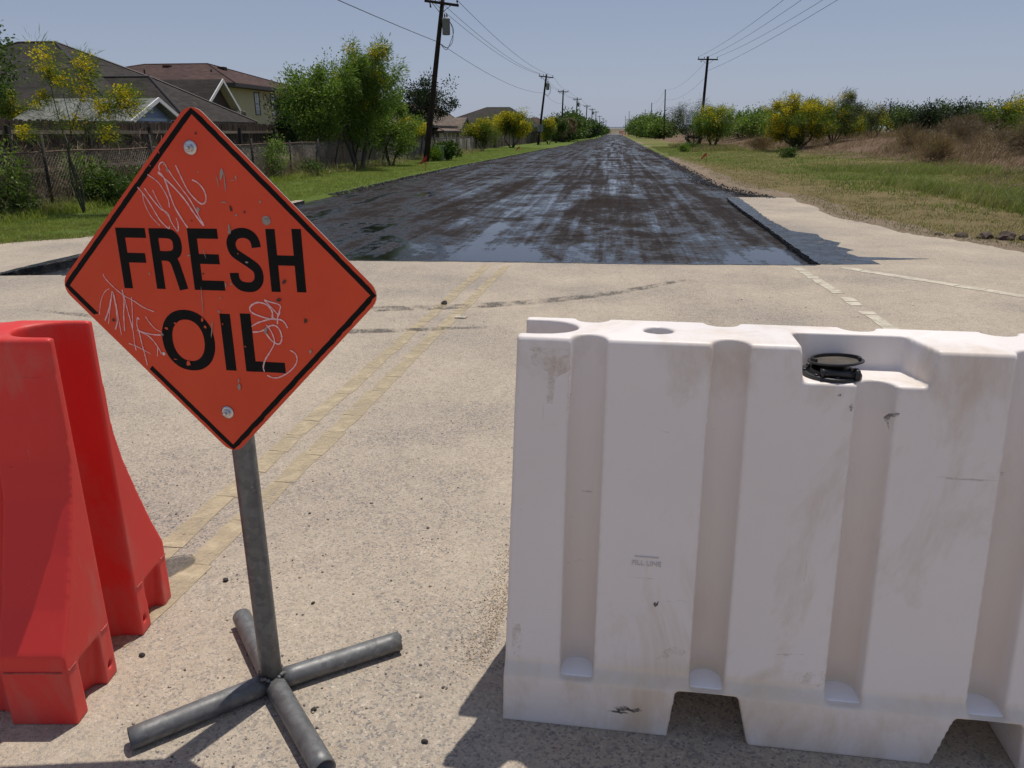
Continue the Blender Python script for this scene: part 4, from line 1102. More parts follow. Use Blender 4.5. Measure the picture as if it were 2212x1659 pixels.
stuff(b.build('board', M['fence'], bk))

# ================================================================== HOUSES
def hip_roof(name, x0, x1, y0, y1, ze, zr, r0, r1, mat, parent, th=.16, axis='x'):
    """hip roof over the eave rectangle; ridge runs r0..r1 along axis at mid depth"""
    xm, ym = (x0 + x1) / 2, (y0 + y1) / 2
    A, B_ = ((r0, ym), (r1, ym)) if axis == 'x' else ((xm, r0), (xm, r1))
    v = [(x0, y0, ze), (x1, y0, ze), (x1, y1, ze), (x0, y1, ze), (A[0], A[1], zr), (B_[0], B_[1], zr)]
    f = [(0, 1, 5, 4), (1, 2, 5), (2, 3, 4, 5), (3, 0, 4)] if axis == 'x' else [(0, 1, 4), (1, 2, 5, 4), (2, 3, 5), (3, 0, 4, 5)]
    b = MB(); b.add(v, f); ro = b.build(name, mat, parent, fix=True)
    # fascia band and soffit under the eave
    b = MB(); t = .04
    for (cx, cy, sx, sy) in ((xm, y0, x1 - x0, t), (xm, y1, x1 - x0, t), (x0, ym, t, y1 - y0 - 2 * t), (x1, ym, t, y1 - y0 - 2 * t)): b.box((cx, cy, ze - th / 2 - .004), (sx, sy, th))
    b.box((xm, ym, ze - th + .01), (x1 - x0 - 2 * t, y1 - y0 - 2 * t, .02))
    b.build('fascia', M['fascia'], ro)
    # ridge and hip caps
    b = MB()
    for a, c in (((A[0], A[1], zr), (B_[0], B_[1], zr)), (v[0], v[4]), (v[3], v[4] if axis == 'x' else v[5]), (v[1], v[5] if axis == 'x' else v[4]), (v[2], v[5])): b.tube([Vector(a) + Vector((0, 0, .012)), Vector(c) + Vector((0, 0, .012))], .05, 5)
    b.build('ridge_cap', M['fascia'] if mat is M['roofA'] else mat, ro)
    return ro
def window(parent, x, y0, y1, z0, z1, cols=2, face=1):
    """sash window on a wall facing +x"""
    b = MB(); d = .05; cy, cz = (y0 + y1) / 2, (z0 + z1) / 2
    for (yy_, zz_, sy, sz) in ((cy, z0, y1 - y0 + d, d), (cy, z1, y1 - y0 + d, d), (y0, cz, d, z1 - z0 - d), (y1, cz, d, z1 - z0 - d), (cy, cz, y1 - y0 - d, d * .8)): b.box((x + .02 * face, yy_, zz_), (.05, sy, sz))
    fr = b.build('window', M['fascia'], parent)
    for k, (a, c) in enumerate(((z0, cz), (cz, z1))):
        b = MB(); b.box((x + .008 * face, cy, (a + c) / 2), (.012, y1 - y0 - d, c - a - d)); b.build('pane', M['blind'], fr)
    b = MB()
    for k in range(1, cols): b.box((x + .024 * face, y0 + (y1 - y0) * k / cols, cz), (.018, .018, z1 - z0 - d))
    for k in (.25, .75): b.box((x + .024 * face, cy, z0 + (z1 - z0) * k), (.016, y1 - y0 - d, .018))
    b.build('glazing_bar', M['trimW'], fr)
def gable_roof(parent, x0, x1, y0, ym, y1, ze0, ze1, zr, mat, gx, trim=M['trimW'], wall=None, sof=True, rk=.15):
    """gable roof, ridge along x from x0 to x1 (gable end at x1 facing +x)"""
    b = MB(); th = .10
    up = [(x0, y0, ze0), (x1, y0, ze0), (x1, ym, zr), (x0, ym, zr), (x1, y1, ze1), (x0, y1, ze1)]
    dn = [(a, c, z - th) for a, c, z in up]
    b.add(up + dn, [(0, 1, 2, 3), (3, 2, 4, 5), (9, 8, 7, 6), (11, 10, 8, 9), (0, 6, 7, 1), (5, 4, 10, 11), (0, 3, 9, 6), (3, 5, 11, 9)])
    ro = b.build('roof', mat, parent, fix=True)
    b = MB()
    for (ya, za, yb, zb) in ((y0, ze0, ym, zr), (ym, zr, y1, ze1)):
        v = [(x1 + .003, ya, za + .02), (x1 + .003, yb, zb + .02), (x1 + .003, yb, zb + .02 - rk), (x1 + .003, ya, za + .02 - rk)]
        b.add(v + [(x1 + .05, *q[1:]) for q in v], [(0, 1, 2, 3), (7, 6, 5, 4), (0, 4, 5, 1), (1, 5, 6, 2), (2, 6, 7, 3), (3, 7, 4, 0)])
    b.build('rake_board', trim, ro, fix=True)
    if sof:
        b = MB(); b.add([(gx, y0, ze0 - th - .03), (x1, y0, ze0 - th - .03), (x1, ym, zr - th - .03), (gx, ym, zr - th - .03), (x1, y1, ze1 - th - .03), (gx, y1, ze1 - th - .03)], [(3, 2, 1, 0), (5, 4, 2, 3)]); b.build('soffit', M['soffit'], ro)
    if wall:
        b = MB(); b.add([(gx, y0, ze0 - .1), (gx, ym, zr - .1), (gx, y1, ze1 - .1), (gx, y1, 0), (gx, y0, 0)], [(0, 1, 2, 3, 4)]); b.build('gable_wall', wall, parent)
    return ro
# house with the steep dark hip roofs behind the fence
h1 = thing('house', 'low house with steep dark grey hip roofs and white trimmed gable behind the board fence', 'house')
b = MB(); b.box((-26.5, 34.1, 1.1), (12.8, 10, 2.2)); b.box((-20.6, 32.2, .9), (7.8, 5, 1.8)); b.build('wall', M['wallT'], h1)
hip_roof('roof', -32.7, -18.8, 28.6, 39.6, 2.45, 5.30, -26.5, -24.7, M['roofA'], h1)
hip_roof('roof', -25.5, -16.2, 29.2, 35.2, 1.95, 3.72, -22.0, -19.35, M['roofA'], h1)
gable_roof(h1, -21.6, -18.0, 34.34, 35.88, 37.33, 2.77, 2.56, 3.84, M['roofA'], -18.35, wall=M['sidingBrown'])
b = MB(); b.box((-18.17, 37.25, 2.42), (.34, .3, .2)); b.build('eave_return', M['soffit'], h1)
for x, y, z in ((-27.6, 33.2, 4.1), (-22.4, 30.4, 2.75)):
    b = MB(); b.tube([(x, y, z - .2), (x, y, z + .42)], .05, 8); b.build('vent_pipe', M['trimW'], h1, True)
# garden shed
sh = thing('garden_shed', 'small blue grey garden shed with pale shingle roof and white rake boards', 'shed')
b = MB(); b.box((-16.6, 24.35, .9), (3.4, 2.3, 1.8)); b.build('wall', M['sidingBlue'], sh)
gable_roof(sh, -18.6, -14.6, 22.95, 24.62, 25.78, 1.86, 2.03, 2.58, M['roofS'], -14.9, wall=M['sidingBlue'], sof=False, rk=.13)
b = MB(); b.box((-14.885, 24.45, 1.92), (.035, 2.0, .085)); b.build('gable_band', mat_plain('pale_blue_trim', (.55, .62, .72), .6, .05), sh)
b = MB(); b.box((-14.88, 24.6, 2.22), (.03, .2, .2)); o = b.build('gable_vent', M['trimW'], sh)
b = MB(); [b.box((-14.862, 24.6, 2.14 + .04 * k), (.012, .19, .022), rz=0) for k in range(5)]; b.build('louvre', M['trimW'], o)
# two storey yellow house
yh = thing('house', 'two storey pale yellow stucco house with a red brown hip roof', 'house')
b = MB(); b.box((-33, 59.2, 2.2), (14, 12.4, 4.4)); b.build('wall', M['wallY'], yh)
hip_roof('roof', -41, -25.3, 52.1, 66.2, 4.66, 6.40, -35.8, -30.7, M['roofB'], yh, .24)
window(yh, -26, 56.38, 57.15, 2.72, 4.22)
window(yh, -26, 59.2, 59.95, 2.72, 4.22)
for x, y, z in ((-37.0, 57.6, 6.0), (-33.3, 58.0, 6.1), (-29.3, 58.6, 6.0)):
    b = MB(); b.box((x, y, z), (.5, .5, .26)); b.build('roof_vent', M['roofB'], yh)
for x, y, z in ((-33.6, 55.4, 5.42), (-28.8, 55.9, 5.42)):
    b = MB(); b.tube([(x, y, z - .1), (x, y, z + .35)], .06, 7); b.build('vent_pipe', M['fascia'], yh)
# beige house behind the power pole
h3 = thing('house', 'beige single storey house with tan brown roof and porch posts, behind the power pole', 'house')
b = MB(); b.box((-19.5, 67.2, 1.0), (11, 9.6, 2.0)); b.box((-16.4, 61.2, .8), (3.6, 2.4, 1.6)); b.build('wall', M['wallT'], h3)
hip_roof('roof', -27, -13.4, 58.8, 73.4, 2.0, 3.72, -19.6, -15.2, M['roofT'], h3)
gable_roof(h3, -19, -13.0, 67.6, 70.2, 72.4, 1.75, 1.75, 2.72, M['roofT'], -13.2, trim=M['fascia'], wall=M['wallT'], sof=False)
hip_roof('roof', -17.4, -12.9, 60.0, 67.4, 1.62, 2.42, 63.2, 64.2, M['roofT'], h3, axis='y')
for k in range(5):
    b = MB(); b.box((-13.2, 60.6 + k * 1.6, .78), (.26, .26, 1.56)); b.build('porch_post', M['soffit'], h3)
b = MB(); b.box((-15.0, 63.8, .9), (.04, 6.0, 1.5)); b.build('porch_shade', M['sidingBrown'], h3)
h4 = thing('house', 'distant house with broad dark grey hip roof above the yellow flowering trees', 'house')
b = MB(); b.box((-17.5, 113, 1.1), (11, 9, 2.2)); b.build('wall', M['wallT'], h4)
hip_roof('roof', -24.5, -11.0, 105.5, 120.5, 2.2, 4.75, -18.1, -14.8, M['roofA'], h4, .2)
b = MB(); b.box((-11.95, 112, 1.5), (.04, 1.6, .9)); b.build('window', M['glass'], h4)
h5 = thing('house', 'farthest small house with a reddish hip roof, left of the second power pole', 'house')
b = MB(); b.box((-15.5, 160, 1.2), (8, 8, 2.4)); b.build('wall', M['wallT'], h5)
hip_roof('roof', -21, -11.6, 154, 166, 2.4, 4.15, -16.4, -15.6, M['roofB'], h5, .2)

# ================================================================== POLES AND WIRES
def pole(label, base, top, arm=True, can=False, seed=0, r0=.15, r1=.105, name='utility_pole', group='power poles along the left verge', arm_w=1.75):
    x, y = base; bz = float(ground_z(x, y)); t = thing(name, label, 'power pole', (x, y, bz), 0, group)
    T = Vector((top[0] - x, top[1] - y, top[2] - bz)); n_ = T.normalized()
    b = MB(); b.tube([(0, 0, -.1)] + [T * k / 6 for k in range(1, 7)], [r0] + [r0 + (r1 - r0) * k / 6 for k in range(1, 7)], 10); b.build('shaft', M['pole'], t, True)
    u = Vector((n_.z, 0, -n_.x)).normalized()
    ends = [bz]
    att = {}
    c = T - n_ * .30
    if arm:
        A = Matrix((u, Vector((0, 1, 0)), u.cross(Vector((0, 1, 0))))).transposed()
        b = MB(); b.box(c + Vector((0, -.16, 0)), (arm_w, .10, .12), M=A); b.build('crossarm', M['pole'], t)
        for s in (-1, 1):
            b = MB(); b.tube([c + u * (s * arm_w * .28) + Vector((0, -.20, -.05)), T - n_ * .78 + Vector((0, -.14, 0))], .016, 5); b.build('brace', M['post'], t)
        for s in (-.46, -.18, .46):
            q_ = c + u * (arm_w * s) + Vector((0, -.16, .06))
            b = MB(); b.lathe([(.018, 0), (.018, .07), (.05, .08), (.055, .11), (.035, .13), (.045, .15), (.03, .18), (.01, .19)], q_, 8); b.build('insulator', M['ceramic'], t, True)
            att[s] = Vector((x, y, bz)) + q_ + Vector((0, 0, .18))
        b = MB(); b.tube([c + u * (-arm_w * .34) + Vector((0, -.2, -.05)), c + u * (-arm_w * .33) + Vector((.02, -.22, -.28))], [.03, .045], 7); b.build('fuse_cutout', M['ceramic'], t, True)
    else: att[0] = Vector((x, y, bz)) + T
    if can:
        q_ = T - n_ * 1.32 + u * .33 + Vector((0, -.05, 0))
        b = MB(); b.lathe([(.17, -.40), (.20, -.38), (.20, .30), (.215, .31), (.215, .35), (.16, .39), (.05, .40)], q_, 18); tr = b.build('transformer', M['grey_paint'], t, True)
        for s in (-.06, .05):
            b = MB(); b.lathe([(.03, .36), (.045, .42), (.03, .46), (.045, .50), (.025, .56), (.012, .62)], q_ + Vector((s, 0, 0)), 8); b.build('bushing', M['ceramic'], tr, True)
        b = MB()
        for s in (0, 1): b.tube([tuple(p) for p in arc3([q_ + Vector((.2, 0, .22)), q_ + Vector((.34 + .05 * s, -.02, -.2)), q_ + Vector((.30 - .1 * s, 0, -.75)), q_ + Vector((-.02, 0, -1.0 - .1 * s)), T - n_ * 2.15 + u * .1])], .014, 5)
        b.build('service_lead', M['wire'], tr, True)
        b = MB(); b.box(T - n_ * 1.25 + u * .12, (.16, .06, .3)); b.build('mount', M['post'], t)
    att['n'] = Vector((x, y, bz)) + T - n_ * 2.1 + Vector((0, -.1, 0))
    return t, att
def arc3(pts, n=18):
    P = [Vector(p) for p in pts]; out = []
    for i in range(n):
        t = i / (n - 1) * (len(P) - 1); k = min(int(t), len(P) - 2); f = t - k
        p0, p1, p2, p3 = [P[max(0, min(len(P) - 1, k + q))] for q in (-1, 0, 1, 2)]
        out.append(.5 * ((2 * p1) + (p2 - p0) * f + (2 * p0 - 5 * p1 + 4 * p2 - p3) * f * f + (3 * p1 - p0 - 3 * p2 + p3) * f ** 3))
    return out
LP = [((-10.04, 42), (-8.88, 42, 7.98), True, True, 'nearest power pole on the left, leaning, with crossarm and grey transformer'),
      ((-9.35, 98), (-8.42, 98, 8.02), True, True, 'second leaning power pole on the left, with transformer, before the palm'),
      ((-9.0, 135), (-8.8, 135, 8.05), True, False, 'third left power pole, upright in front of the dead palm'),
      ((-8.2, 166), (-7.97, 166, 8.05), True, True, 'fourth left power pole, in front of the green tree row'),
      ((-7.8, 209), (-7.5, 209, 8.0), True, False, 'fifth left power pole, its crossarm alone above the tree row'),
      ((-7.25, 243), (-7.15, 243, 8.05), True, True, 'sixth left power pole with a small transformer'),
      ((-6.85, 275), (-6.8, 275, 8.05), True, False, 'seventh left power pole down the road'),
      ((-7.2, 356), (-7.15, 356, 8.1), True, False, 'eighth left power pole, small above the trees'),
      ((-6.5, 417), (-6.5, 417, 8.0), True, False, 'ninth left power pole, near the end of the road'),
      ((-6.1, 500), (-6.1, 500, 8.0), True, False, 'tenth and farthest left power pole at the horizon')]
ATT = []
for base, top, arm, can, lb in LP:
    ATT.append(pole(lb, base, top, arm, can, r0=.17 if base[1] < 60 else .15)[1])
RP = [((8.7, 85.7), (8.92, 85.7, 8.75), True, 'power pole with a crossarm on the right, above the bright green trees'),
      ((8.75, 149), (8.5, 149, 8.7), False, 'tall bare pole without a crossarm, left of the feathery dark tree'),
      ((9.1, 215), (9.0, 215, 8.65), False, 'bare pole, second from the feathery dark tree'),
      ((10.0, 283), (9.75, 283, 8.7), False, 'bare pole, third from the feathery dark tree'),
      ((5.35, 330), (5.05, 330, 9.3), False, 'thin leaning pole nearest the road end on the right tree row'),
      ((4.6, 400), (4.45, 400, 8.8), False, 'shortest thin pole rising over the end of the right tree row'),
      ((12.6, 260), (12.4, 260, 7.1), False, 'short pole showing between the two bare poles and the feathery tree')]
RATT = []
for i, (base, top, arm, lb) in enumerate(RP):
    RATT.append(pole(lb, base, top, arm, False, group='power poles on the right', arm_w=2.0, r0=.16 if i == 0 else .13, r1=.12 if i == 0 else .09)[1])
for i, (px, Y, zt, lb) in enumerate([(1915, 120, 5.6, 'thin post standing up from the far scrub on the right'), (2108, 110, 5.2, 'left post of the two thin posts over the far right scrub'), (2170, 110, 5.4, 'right post of the two thin posts over the far right scrub')]):
    x = rdx(px, Y); pole(lb, (x, Y), (x + .05, Y, zt), False, group='posts in the right scrub', r0=.09, r1=.07)
def span(a, c, sag, n=16):
    return [a + (c - a) * (i / n) + Vector((0, 0, -4 * sag * (i / n) * (1 - i / n))) for i in range(n + 1)]
def wire(label, pts, r=.012, group='overhead power lines'):
    b = MB(); b.tube(pts, r, 5, cap=False); o = b.build('power_line', M['wire'], None, True); return tag(o, label, 'power line', group)
for s, lb in ((-.46, 'left hand wire on the crossarms of the left poles'), (-.18, 'middle wire on the crossarms of the left poles'), (.46, 'right hand wire on the crossarms of the left poles, highest at the first pole')):
    P = []
    for a, c in zip(ATT[:-1], ATT[1:]): P += span(a[s], c[s], .011 * abs(c[s].y - a[s].y))
    wire(lb, P)
P = []
for a, c in zip(ATT[:-1], ATT[1:]): P += span(a['n'], c['n'], .011 * abs(c['n'].y - a['n'].y))
wire('lowest wire strung along the left poles below the transformers', P)
wire('wire crossing the upper left sky to the nearest left pole', span(ATT[0]['n'], Vector((-9.7, -14, 6.2)), .35), .014)
R0 = Vector((9.4, -4, 9.0))
for k, (s, dx, dz, lb) in enumerate(((-.46, -1.0, .1, 'leftmost wire in the upper right sky'), (.0, -.1, .15, 'second wire in the upper right sky'), (.46, .95, .05, 'third wire in the upper right sky'))):
    a = RATT[0][s] if s in RATT[0] else RATT[0][.46] * .5 + RATT[0][-.46] * .5
    wire(lb, span(a, R0 + Vector((dx, 0, dz)), 1.0), .011)
wire('lowest, rightmost wire in the upper right sky', span(RATT[0]['n'] + Vector((0, 0, .7)), R0 + Vector((1.3, 0, -.25)), .8), .011)
P = span(RATT[0][-.46] * .5 + RATT[0][.46] * .5 + Vector((0, 0, -.2)), RATT[1][0], .9) + span(RATT[1][0], RATT[2][0], .9) + span(RATT[2][0], RATT[3][0], .9)
wire('upper wire between the bare right hand poles', P, .010)
P = [p + Vector((0, 0, -1.6)) for p in P]
wire('lower wire between the bare right hand poles', P, .010)

# ================================================================== SIGNS AND SMALL THINGS
sp = thing('speed_limit_sign', 'white SPEED LIMIT 30 sign on a thin post beside the right verge', 'sign', (6.05, 70, float(ground_z(6.05, 70))), R(2))
b = MB(); b.tube([(0, .02, 0), (-.33 * 0, .02, 2.85)], .032, 8); b.build('post', M['galv'], sp, True)
def rrect(w_, h_, r): return [(sx * (w_ / 2 - r) + r * math.cos(R(a)), sz * (h_ / 2 - r) + r * math.sin(R(a))) for sx, sz, a0 in ((1, 1, 0), (-1, 1, 90), (-1, -1, 180), (1, -1, 270)) for a in (a0, a0 + 45, a0 + 90)]
b = MB(); b.prism(rrect(.64, .80, .04), lambda a, c, t: (a, t, c), -.002, .002); plate = b.build('plate', M['signwhite'], sp, fix=True); plate.location = (-.30 + .28, -.022, 2.44)
b = MB()
for cx, cz, sx, sz in ((0, .372, .57, .012), (0, -.372, .57, .012), (-.292, 0, .012, .732), (.292, 0, .012, .732)): b.box((cx, -.0035, cz), (sx, .002, sz))
b.build('border_line', M['black'], plate)
for tx, z, s, sx in (('SPEED', .255, .17, .95), ('LIMIT', .09, .17, 1.0), ('30', -.18, .40, 1.12)):
    text_mesh('lettering', tx, s * 1.05, .0012, M['black'], plate, (0, -.004, z), (R(90), 0, 0), sx=sx, bold=.006 if tx == '30' else .001)
# back of another sign on the left verge
sb = thing('road_sign', 'grey back of a rectangular road sign on the left verge, seen from behind', 'sign', (rdx(1167, 92), 92, .0), R(8))
b = MB(); b.tube([(0, 0, 0), (.0, 0, 2.35)], .03, 7); b.build('post', M['galv'], sb)
b = MB(); b.prism(rrect(.62, .8, .04), lambda a, c, t: (a, t, c + 1.95), .035, .039); b.build('plate', M['signback'], sb, fix=True)
def flag(label, x, y, h, red=True, lean=.05):
    t = thing('survey_stake', label, 'stake', (x, y, float(ground_z(x, y))), 0, 'survey stakes with flags')
    b = MB(); b.box((lean / 2, 0, h / 2), (.022, .022, h), M=Matrix.Rotation(lean / h, 3, 'Y')); b.build('stake', M['flagred'], t)
    b = MB(); b.add([(lean, 0, h - .02), (lean - .1, .02, h - .10), (lean - .28, -.03, h - .34), (lean - .22, .0, h - .36), (lean, 0, h - .14)], [(0, 1, 2, 3, 4)])
    b.build('flag_tape', M['flagred'], t)
    return t
flag('red wooden stake with red ribbon tape in the left verge by the nearest power pole', -7.72, 32.2, .62)
flag('red survey flag on a stake in the right verge grass', 4.75, 42.6, .48, lean=-.04)
flag('tiny distant stake in the left verge beyond the nearest power pole', -7.4, 62, .5)
ub = thing('utility_box', 'pale green utility box beside the foot of the nearest power pole', 'utility box', (-9.55, 43.6, 0))
b = MB(); b.box((0, 0, .38), (.34, .34, .76)); b.build('cabinet', M['ubox'], ub)
b = MB(); b.box((0, 0, .79), (.39, .39, .06)); b.build('lid', M['ubox'], ub)
def drum(label, x, y, s=1.0):
    t = thing('traffic_drum', label, 'traffic drum', (x, y, float(ground_z(x, y))), 0, 'orange drums at the far works')
    b = MB(); b.lathe([(.30, 0), (.30, .06), (.27, .07), (.26, .35), (.24, .36), (.23, .65), (.21, .66), (.20, .95), (.16, 1.0)], n=14); b.build('body', M['orange'], t, True)
    for z0, r0_ in ((.38, .243), (.68, .213)):
        b = MB(); b.lathe([(r0_, z0), (r0_, z0 + .14)], n=14); b.build('reflective_band', M['signwhite'], t, True)
    t.scale = (s, s, s); return t
drum('orange traffic drum standing alone on the far left verge', -6.6, 198, 1.3)
drum('left orange drum of the pair at the end of the road', 3.2, 372, 1.3)
drum('right orange drum of the pair at the end of the road', 4.6, 372, 1.3)
bc = thing('road_barricade', 'red barricade boards closing the far end of the road', 'barricade', (3.0, 420, 0))
for k in range(3):
    b = MB(); b.box((0, 0, .6 + .5 * k), (2.6, .05, .28)); b.build('board', M['flagred'], bc)
for s in (-1, 1):
    b = MB(); b.box((s * 1.0, .04, .85), (.08, .03, 1.7)); b.build('upright', M['signwhite'], bc)
# embankment with a guard rail closing the view
b = MB(); b.add([(-320, 480, -.2), (320, 480, -.2), (320, 502, 3.4), (-320, 502, 3.4), (320, 530, 3.4), (-320, 530, 3.4)], [(0, 1, 2, 3), (3, 2, 4, 5)])
struct(b.build('embankment', M['bank']))
gr = thing('guard_rail', 'dark guard rail along the top of the far embankment', 'guard rail', (0, 504, 3.4))
b = MB(); b.box((0, 0, .55), (300, .08, .35)); b.build('beam', M['grey_paint'], gr)
b = MB()
for k in range(-37, 38): b.box((k * 4, .08, .35), (.12, .07, .7))
stuff(b.build('post', M['post'], gr))

# ================================================================== PLANTS
def leaf_quads(P, D, L, W, r, curl=0):
    """narrow pointed quads, one per leaf"""
    n = len(P); L = np.broadcast_to(L, (n,))[:, None]; W = np.broadcast_to(W, (n,))[:, None]
    D = D / np.maximum(np.linalg.norm(D, axis=1, keepdims=True), 1e-6)
    Q = r.normal(0, 1, (n, 3)); S = np.cross(D, Q); S /= np.maximum(np.linalg.norm(S, axis=1, keepdims=True), 1e-6)
    mid = P + D * L * .5
    V = np.stack([P, mid + S * W * .5, P + D * L - np.array([0, 0, 1]) * curl * L, mid - S * W * .5], 1)
    return V.reshape(-1, 3), np.arange(n * 4).reshape(n, 4)
def make_tree(name, label, loc, h, wx, wy, z0, leafmat, n_leaf, LL, LW, seed, stems=1, trunk_r=.12, bark='bark', clumps=40, csig=.32, droop=.3, flower=0, fl_size=None, lean=(0, 0), fork=.25, wind=0., shape=1.0, cat='tree', group=None, tips=None, shell=.5, fl_n=.5, flatten=.8, plume=.8, tight=.78, single=False):
    r = np.random.default_rng(seed)
    gz = float(ground_z(loc[0], loc[1])) if len(loc) == 2 else loc[2]
    t = thing(name, label, cat, (loc[0], loc[1], gz - .02), 0, group)
    if tips is None:
        d = r.normal(0, 1, (clumps, 3)); d /= np.linalg.norm(d, axis=1, keepdims=True)
        rad = r.random(clumps) ** shell
        lob = .68 + .45 * vnoise(np.arctan2(d[:, 1], d[:, 0]) * 1.7 + seed * 3.1, d[:, 2] * 1.8 + seed)
        C = d * rad[:, None] * lob[:, None] * np.array([wx / 2, wy / 2, (h - z0) / 2])
        C[:, 2] += (h + z0) / 2
        k = (C[:, 2] - z0) / (h - z0)
        C[:, 0] *= (1 - shape) + shape * (.45 + .75 * np.sin(np.clip(k, 0, 1) * 2.6 + .35))
        C[:, 1] *= (1 - shape) + shape * (.45 + .75 * np.sin(np.clip(k, 0, 1) * 2.6 + .35))
        C[:, 0] += lean[0] * k; C[:, 1] += lean[1] * k
    else: C = np.array(tips, float); clumps = len(C)
    # stems, then a branch from the nearest stem to every clump
    b = MB(); S = []
    fk = fork * h
    for s in range(stems):
        a = 2 * math.pi * (s + r.random() * .6) / stems
        if single: a = 0
        far = C[(s * clumps) // stems if single else r.integers(0, clumps)] * np.array([.55, .55, 1]); far[2] = max(far[2], fk + .3) * .86
        p0 = np.array([.10 * math.cos(a), .10 * math.sin(a), 0]) * (stems > 1) * (1 + .4 * stems * trunk_r)
        mid = p0 + np.array([math.cos(a) * .14 * wx * (stems > 1), math.sin(a) * .14 * wy * (stems > 1), fk])
        if single: p0 = np.zeros(3); mid = np.array([single[0], single[1], fk]); far = C[(s * clumps) // stems] * np.array([.9, .9, .95])
        P = [p0, (p0 + mid) / 2 + r.normal(0, .04, 3), mid, (mid + far) / 2 + r.normal(0, .08 * h * .2, 3), far]
        P = [np.array(q) for q in arc3(P, 12)]
        R_ = np.linspace(trunk_r, trunk_r * .3, 12); R_[0] *= 1.35
        b.tube(P, list(R_), 7); S += [(p, R_[i]) for i, p in enumerate(P) if p[2] > fk * .8]
    SP = np.array([p for p, _ in S]); SR = np.array([q for _, q in S])
    for c in C:
        dd = np.linalg.norm(SP - c, axis=1) + .9 * np.maximum(0, SP[:, 2] - c[2] + .1)
        k = int(np.argmin(dd)); p = SP[k]
        m = (p + c) / 2 + r.normal(0, .07, 3) * np.linalg.norm(c - p) + np.array([0, 0, .08]) * np.linalg.norm(c - p)
        rr_ = max(.006, min(SR[k] * .6, .02 * np.linalg.norm(c - p) + .008))
        b.tube([p, m, c], [rr_, rr_ * .7, rr_ * .3], 5, cap=False)
        if r.random() < .7:
            e = c + r.normal(0, csig * 1.1, 3); b.tube([m, (m + e) / 2 + r.normal(0, .04, 3), e], [rr_ * .6, rr_ * .4, rr_ * .15], 4, cap=False)
    b.build('trunk', M[bark], t, True)
    wts = r.uniform(.45, 1.4, clumps); wts /= wts.sum()
    ci = r.choice(clumps, n_leaf, p=wts)
    sg = csig * r.uniform(.6, 1.35, clumps)
    G = np.clip(r.normal(0, 1, (n_leaf, 3)), -1.7, 1.7) * np.array([1, 1, flatten])
    out = C - np.array([C[:, 0].mean(), C[:, 1].mean(), z0]); out /= np.maximum(np.linalg.norm(out, axis=1, keepdims=True), 1e-6)
    G += out[ci] * (np.clip(r.normal(0, 1, n_leaf), -1.8, 1.8) * plume)[:, None]
    P = C[ci] + G * sg[ci][:, None] * tight
    # leave the leaves hanging in small sprays rather than as dust
    spray = r.normal(0, 1, (max(1, n_leaf // 7), 3)); si = r.integers(0, len(spray), n_leaf)
    ctr = C[ci] - np.array([0, 0, .3 * csig])
    D = (P - ctr) / max(csig, .05) * .9 + r.normal(0, .55, (n_leaf, 3)) + spray[si] * .35 + np.array([wind, 0, -droop * 1.6])
    P[:, 2] = np.maximum(P[:, 2], .05)
    V, F = leaf_quads(P, D, LL * r.uniform(.6, 1.3, n_leaf), LW * r.uniform(.7, 1.3, n_leaf), r)
    np_mesh('crown', V, F, M[leafmat], t)
    if flower > 0:
        nf = int(n_leaf * fl_n)
        hot = r.random(clumps) < flower
        hot |= C[:, 2] > np.quantile(C[:, 2], 1 - .35 * flower)
        w2 = np.where(hot, wts, .04 * wts * flower); w2 /= w2.sum()
        ci = r.choice(clumps, nf, p=w2)
        P = C[ci] + np.clip(r.normal(0, 1, (nf, 3)), -1.7, 1.7) * sg[ci][:, None] * tight * .95 + np.array([0, 0, .12 * csig])
        fs = fl_size or LL * .35
        V, F = leaf_quads(P, r.normal(0, 1, (nf, 3)), fs * r.uniform(.7, 1.3, nf), fs * .8, r)
        np_mesh('blossom', V, F, M['flower'], t)
    return t
# -- left, near
tp = [(-.30, 0, 2.9), (-.42, .2, 2.65), (-.1, .1, 2.5), (.05, -.1, 2.3), (.42, .1, 2.62), (.55, -.1, 2.75), (.30, .15, 2.35), (.95, 0, 2.12), (1.12, .1, 2.2), (1.28, .05, 2.05), (.80, -.1, 1.98), (-.55, .1, 2.2), (.15, 0, 1.75), (-.35, 0, 1.75), (.5, .1, 1.65), (-1.0, 0, 1.55), (.72, .1, 1.5)]
make_tree('retama_tree', 'slender young tree with yellow flowers growing through the wire fence, left of the sign', (-10.5, 14.5), 3.0, 2, 1, 1.6, 'retama', 4200, .20, .010, 41, 5, .018, 'greenbark', csig=.15, droop=.25, flower=.42, fl_size=.05, fork=.40, wind=.9, tips=tp, fl_n=.5, single=(-.12, .0))
make_tree('broadleaf_tree', 'dark broad leaved tree at the left edge of the picture', (-18.75, 21.6), 4.75, 2.7, 2.6, 1.2, 'mid', 11000, .12, .06, 42, 2, .11, clumps=46, csig=.30, droop=.35)
make_tree('retama_tree', 'low yellow flowering bush in front of the dark tree at the left edge', (-18.9, 23.6), 3.0, 1.7, 1.2, 1.6, 'retama', 2600, .2, .016, 43, 2, .05, 'greenbark', clumps=10, csig=.2, flower=.8, fl_size=.05)
make_tree('juniper_tree', 'dark dense conifer behind the light green tree, beside the yellow house', (-14.9, 36), 3.5, 1.7, 1.7, .3, 'dark', 12000, .10, .05, 44, 1, .12, clumps=40, csig=.24, droop=-.6, shape=.7)
make_tree('leafy_tree', 'light green leafy tree between the conifer and the tall flowering tree', (-11.9, 31.6), 4.5, 2.7, 2.5, .95, 'light', 20000, .105, .055, 45, 3, .07, clumps=70, csig=.27, droop=.2, lean=(-.3, 0), shape=.5)
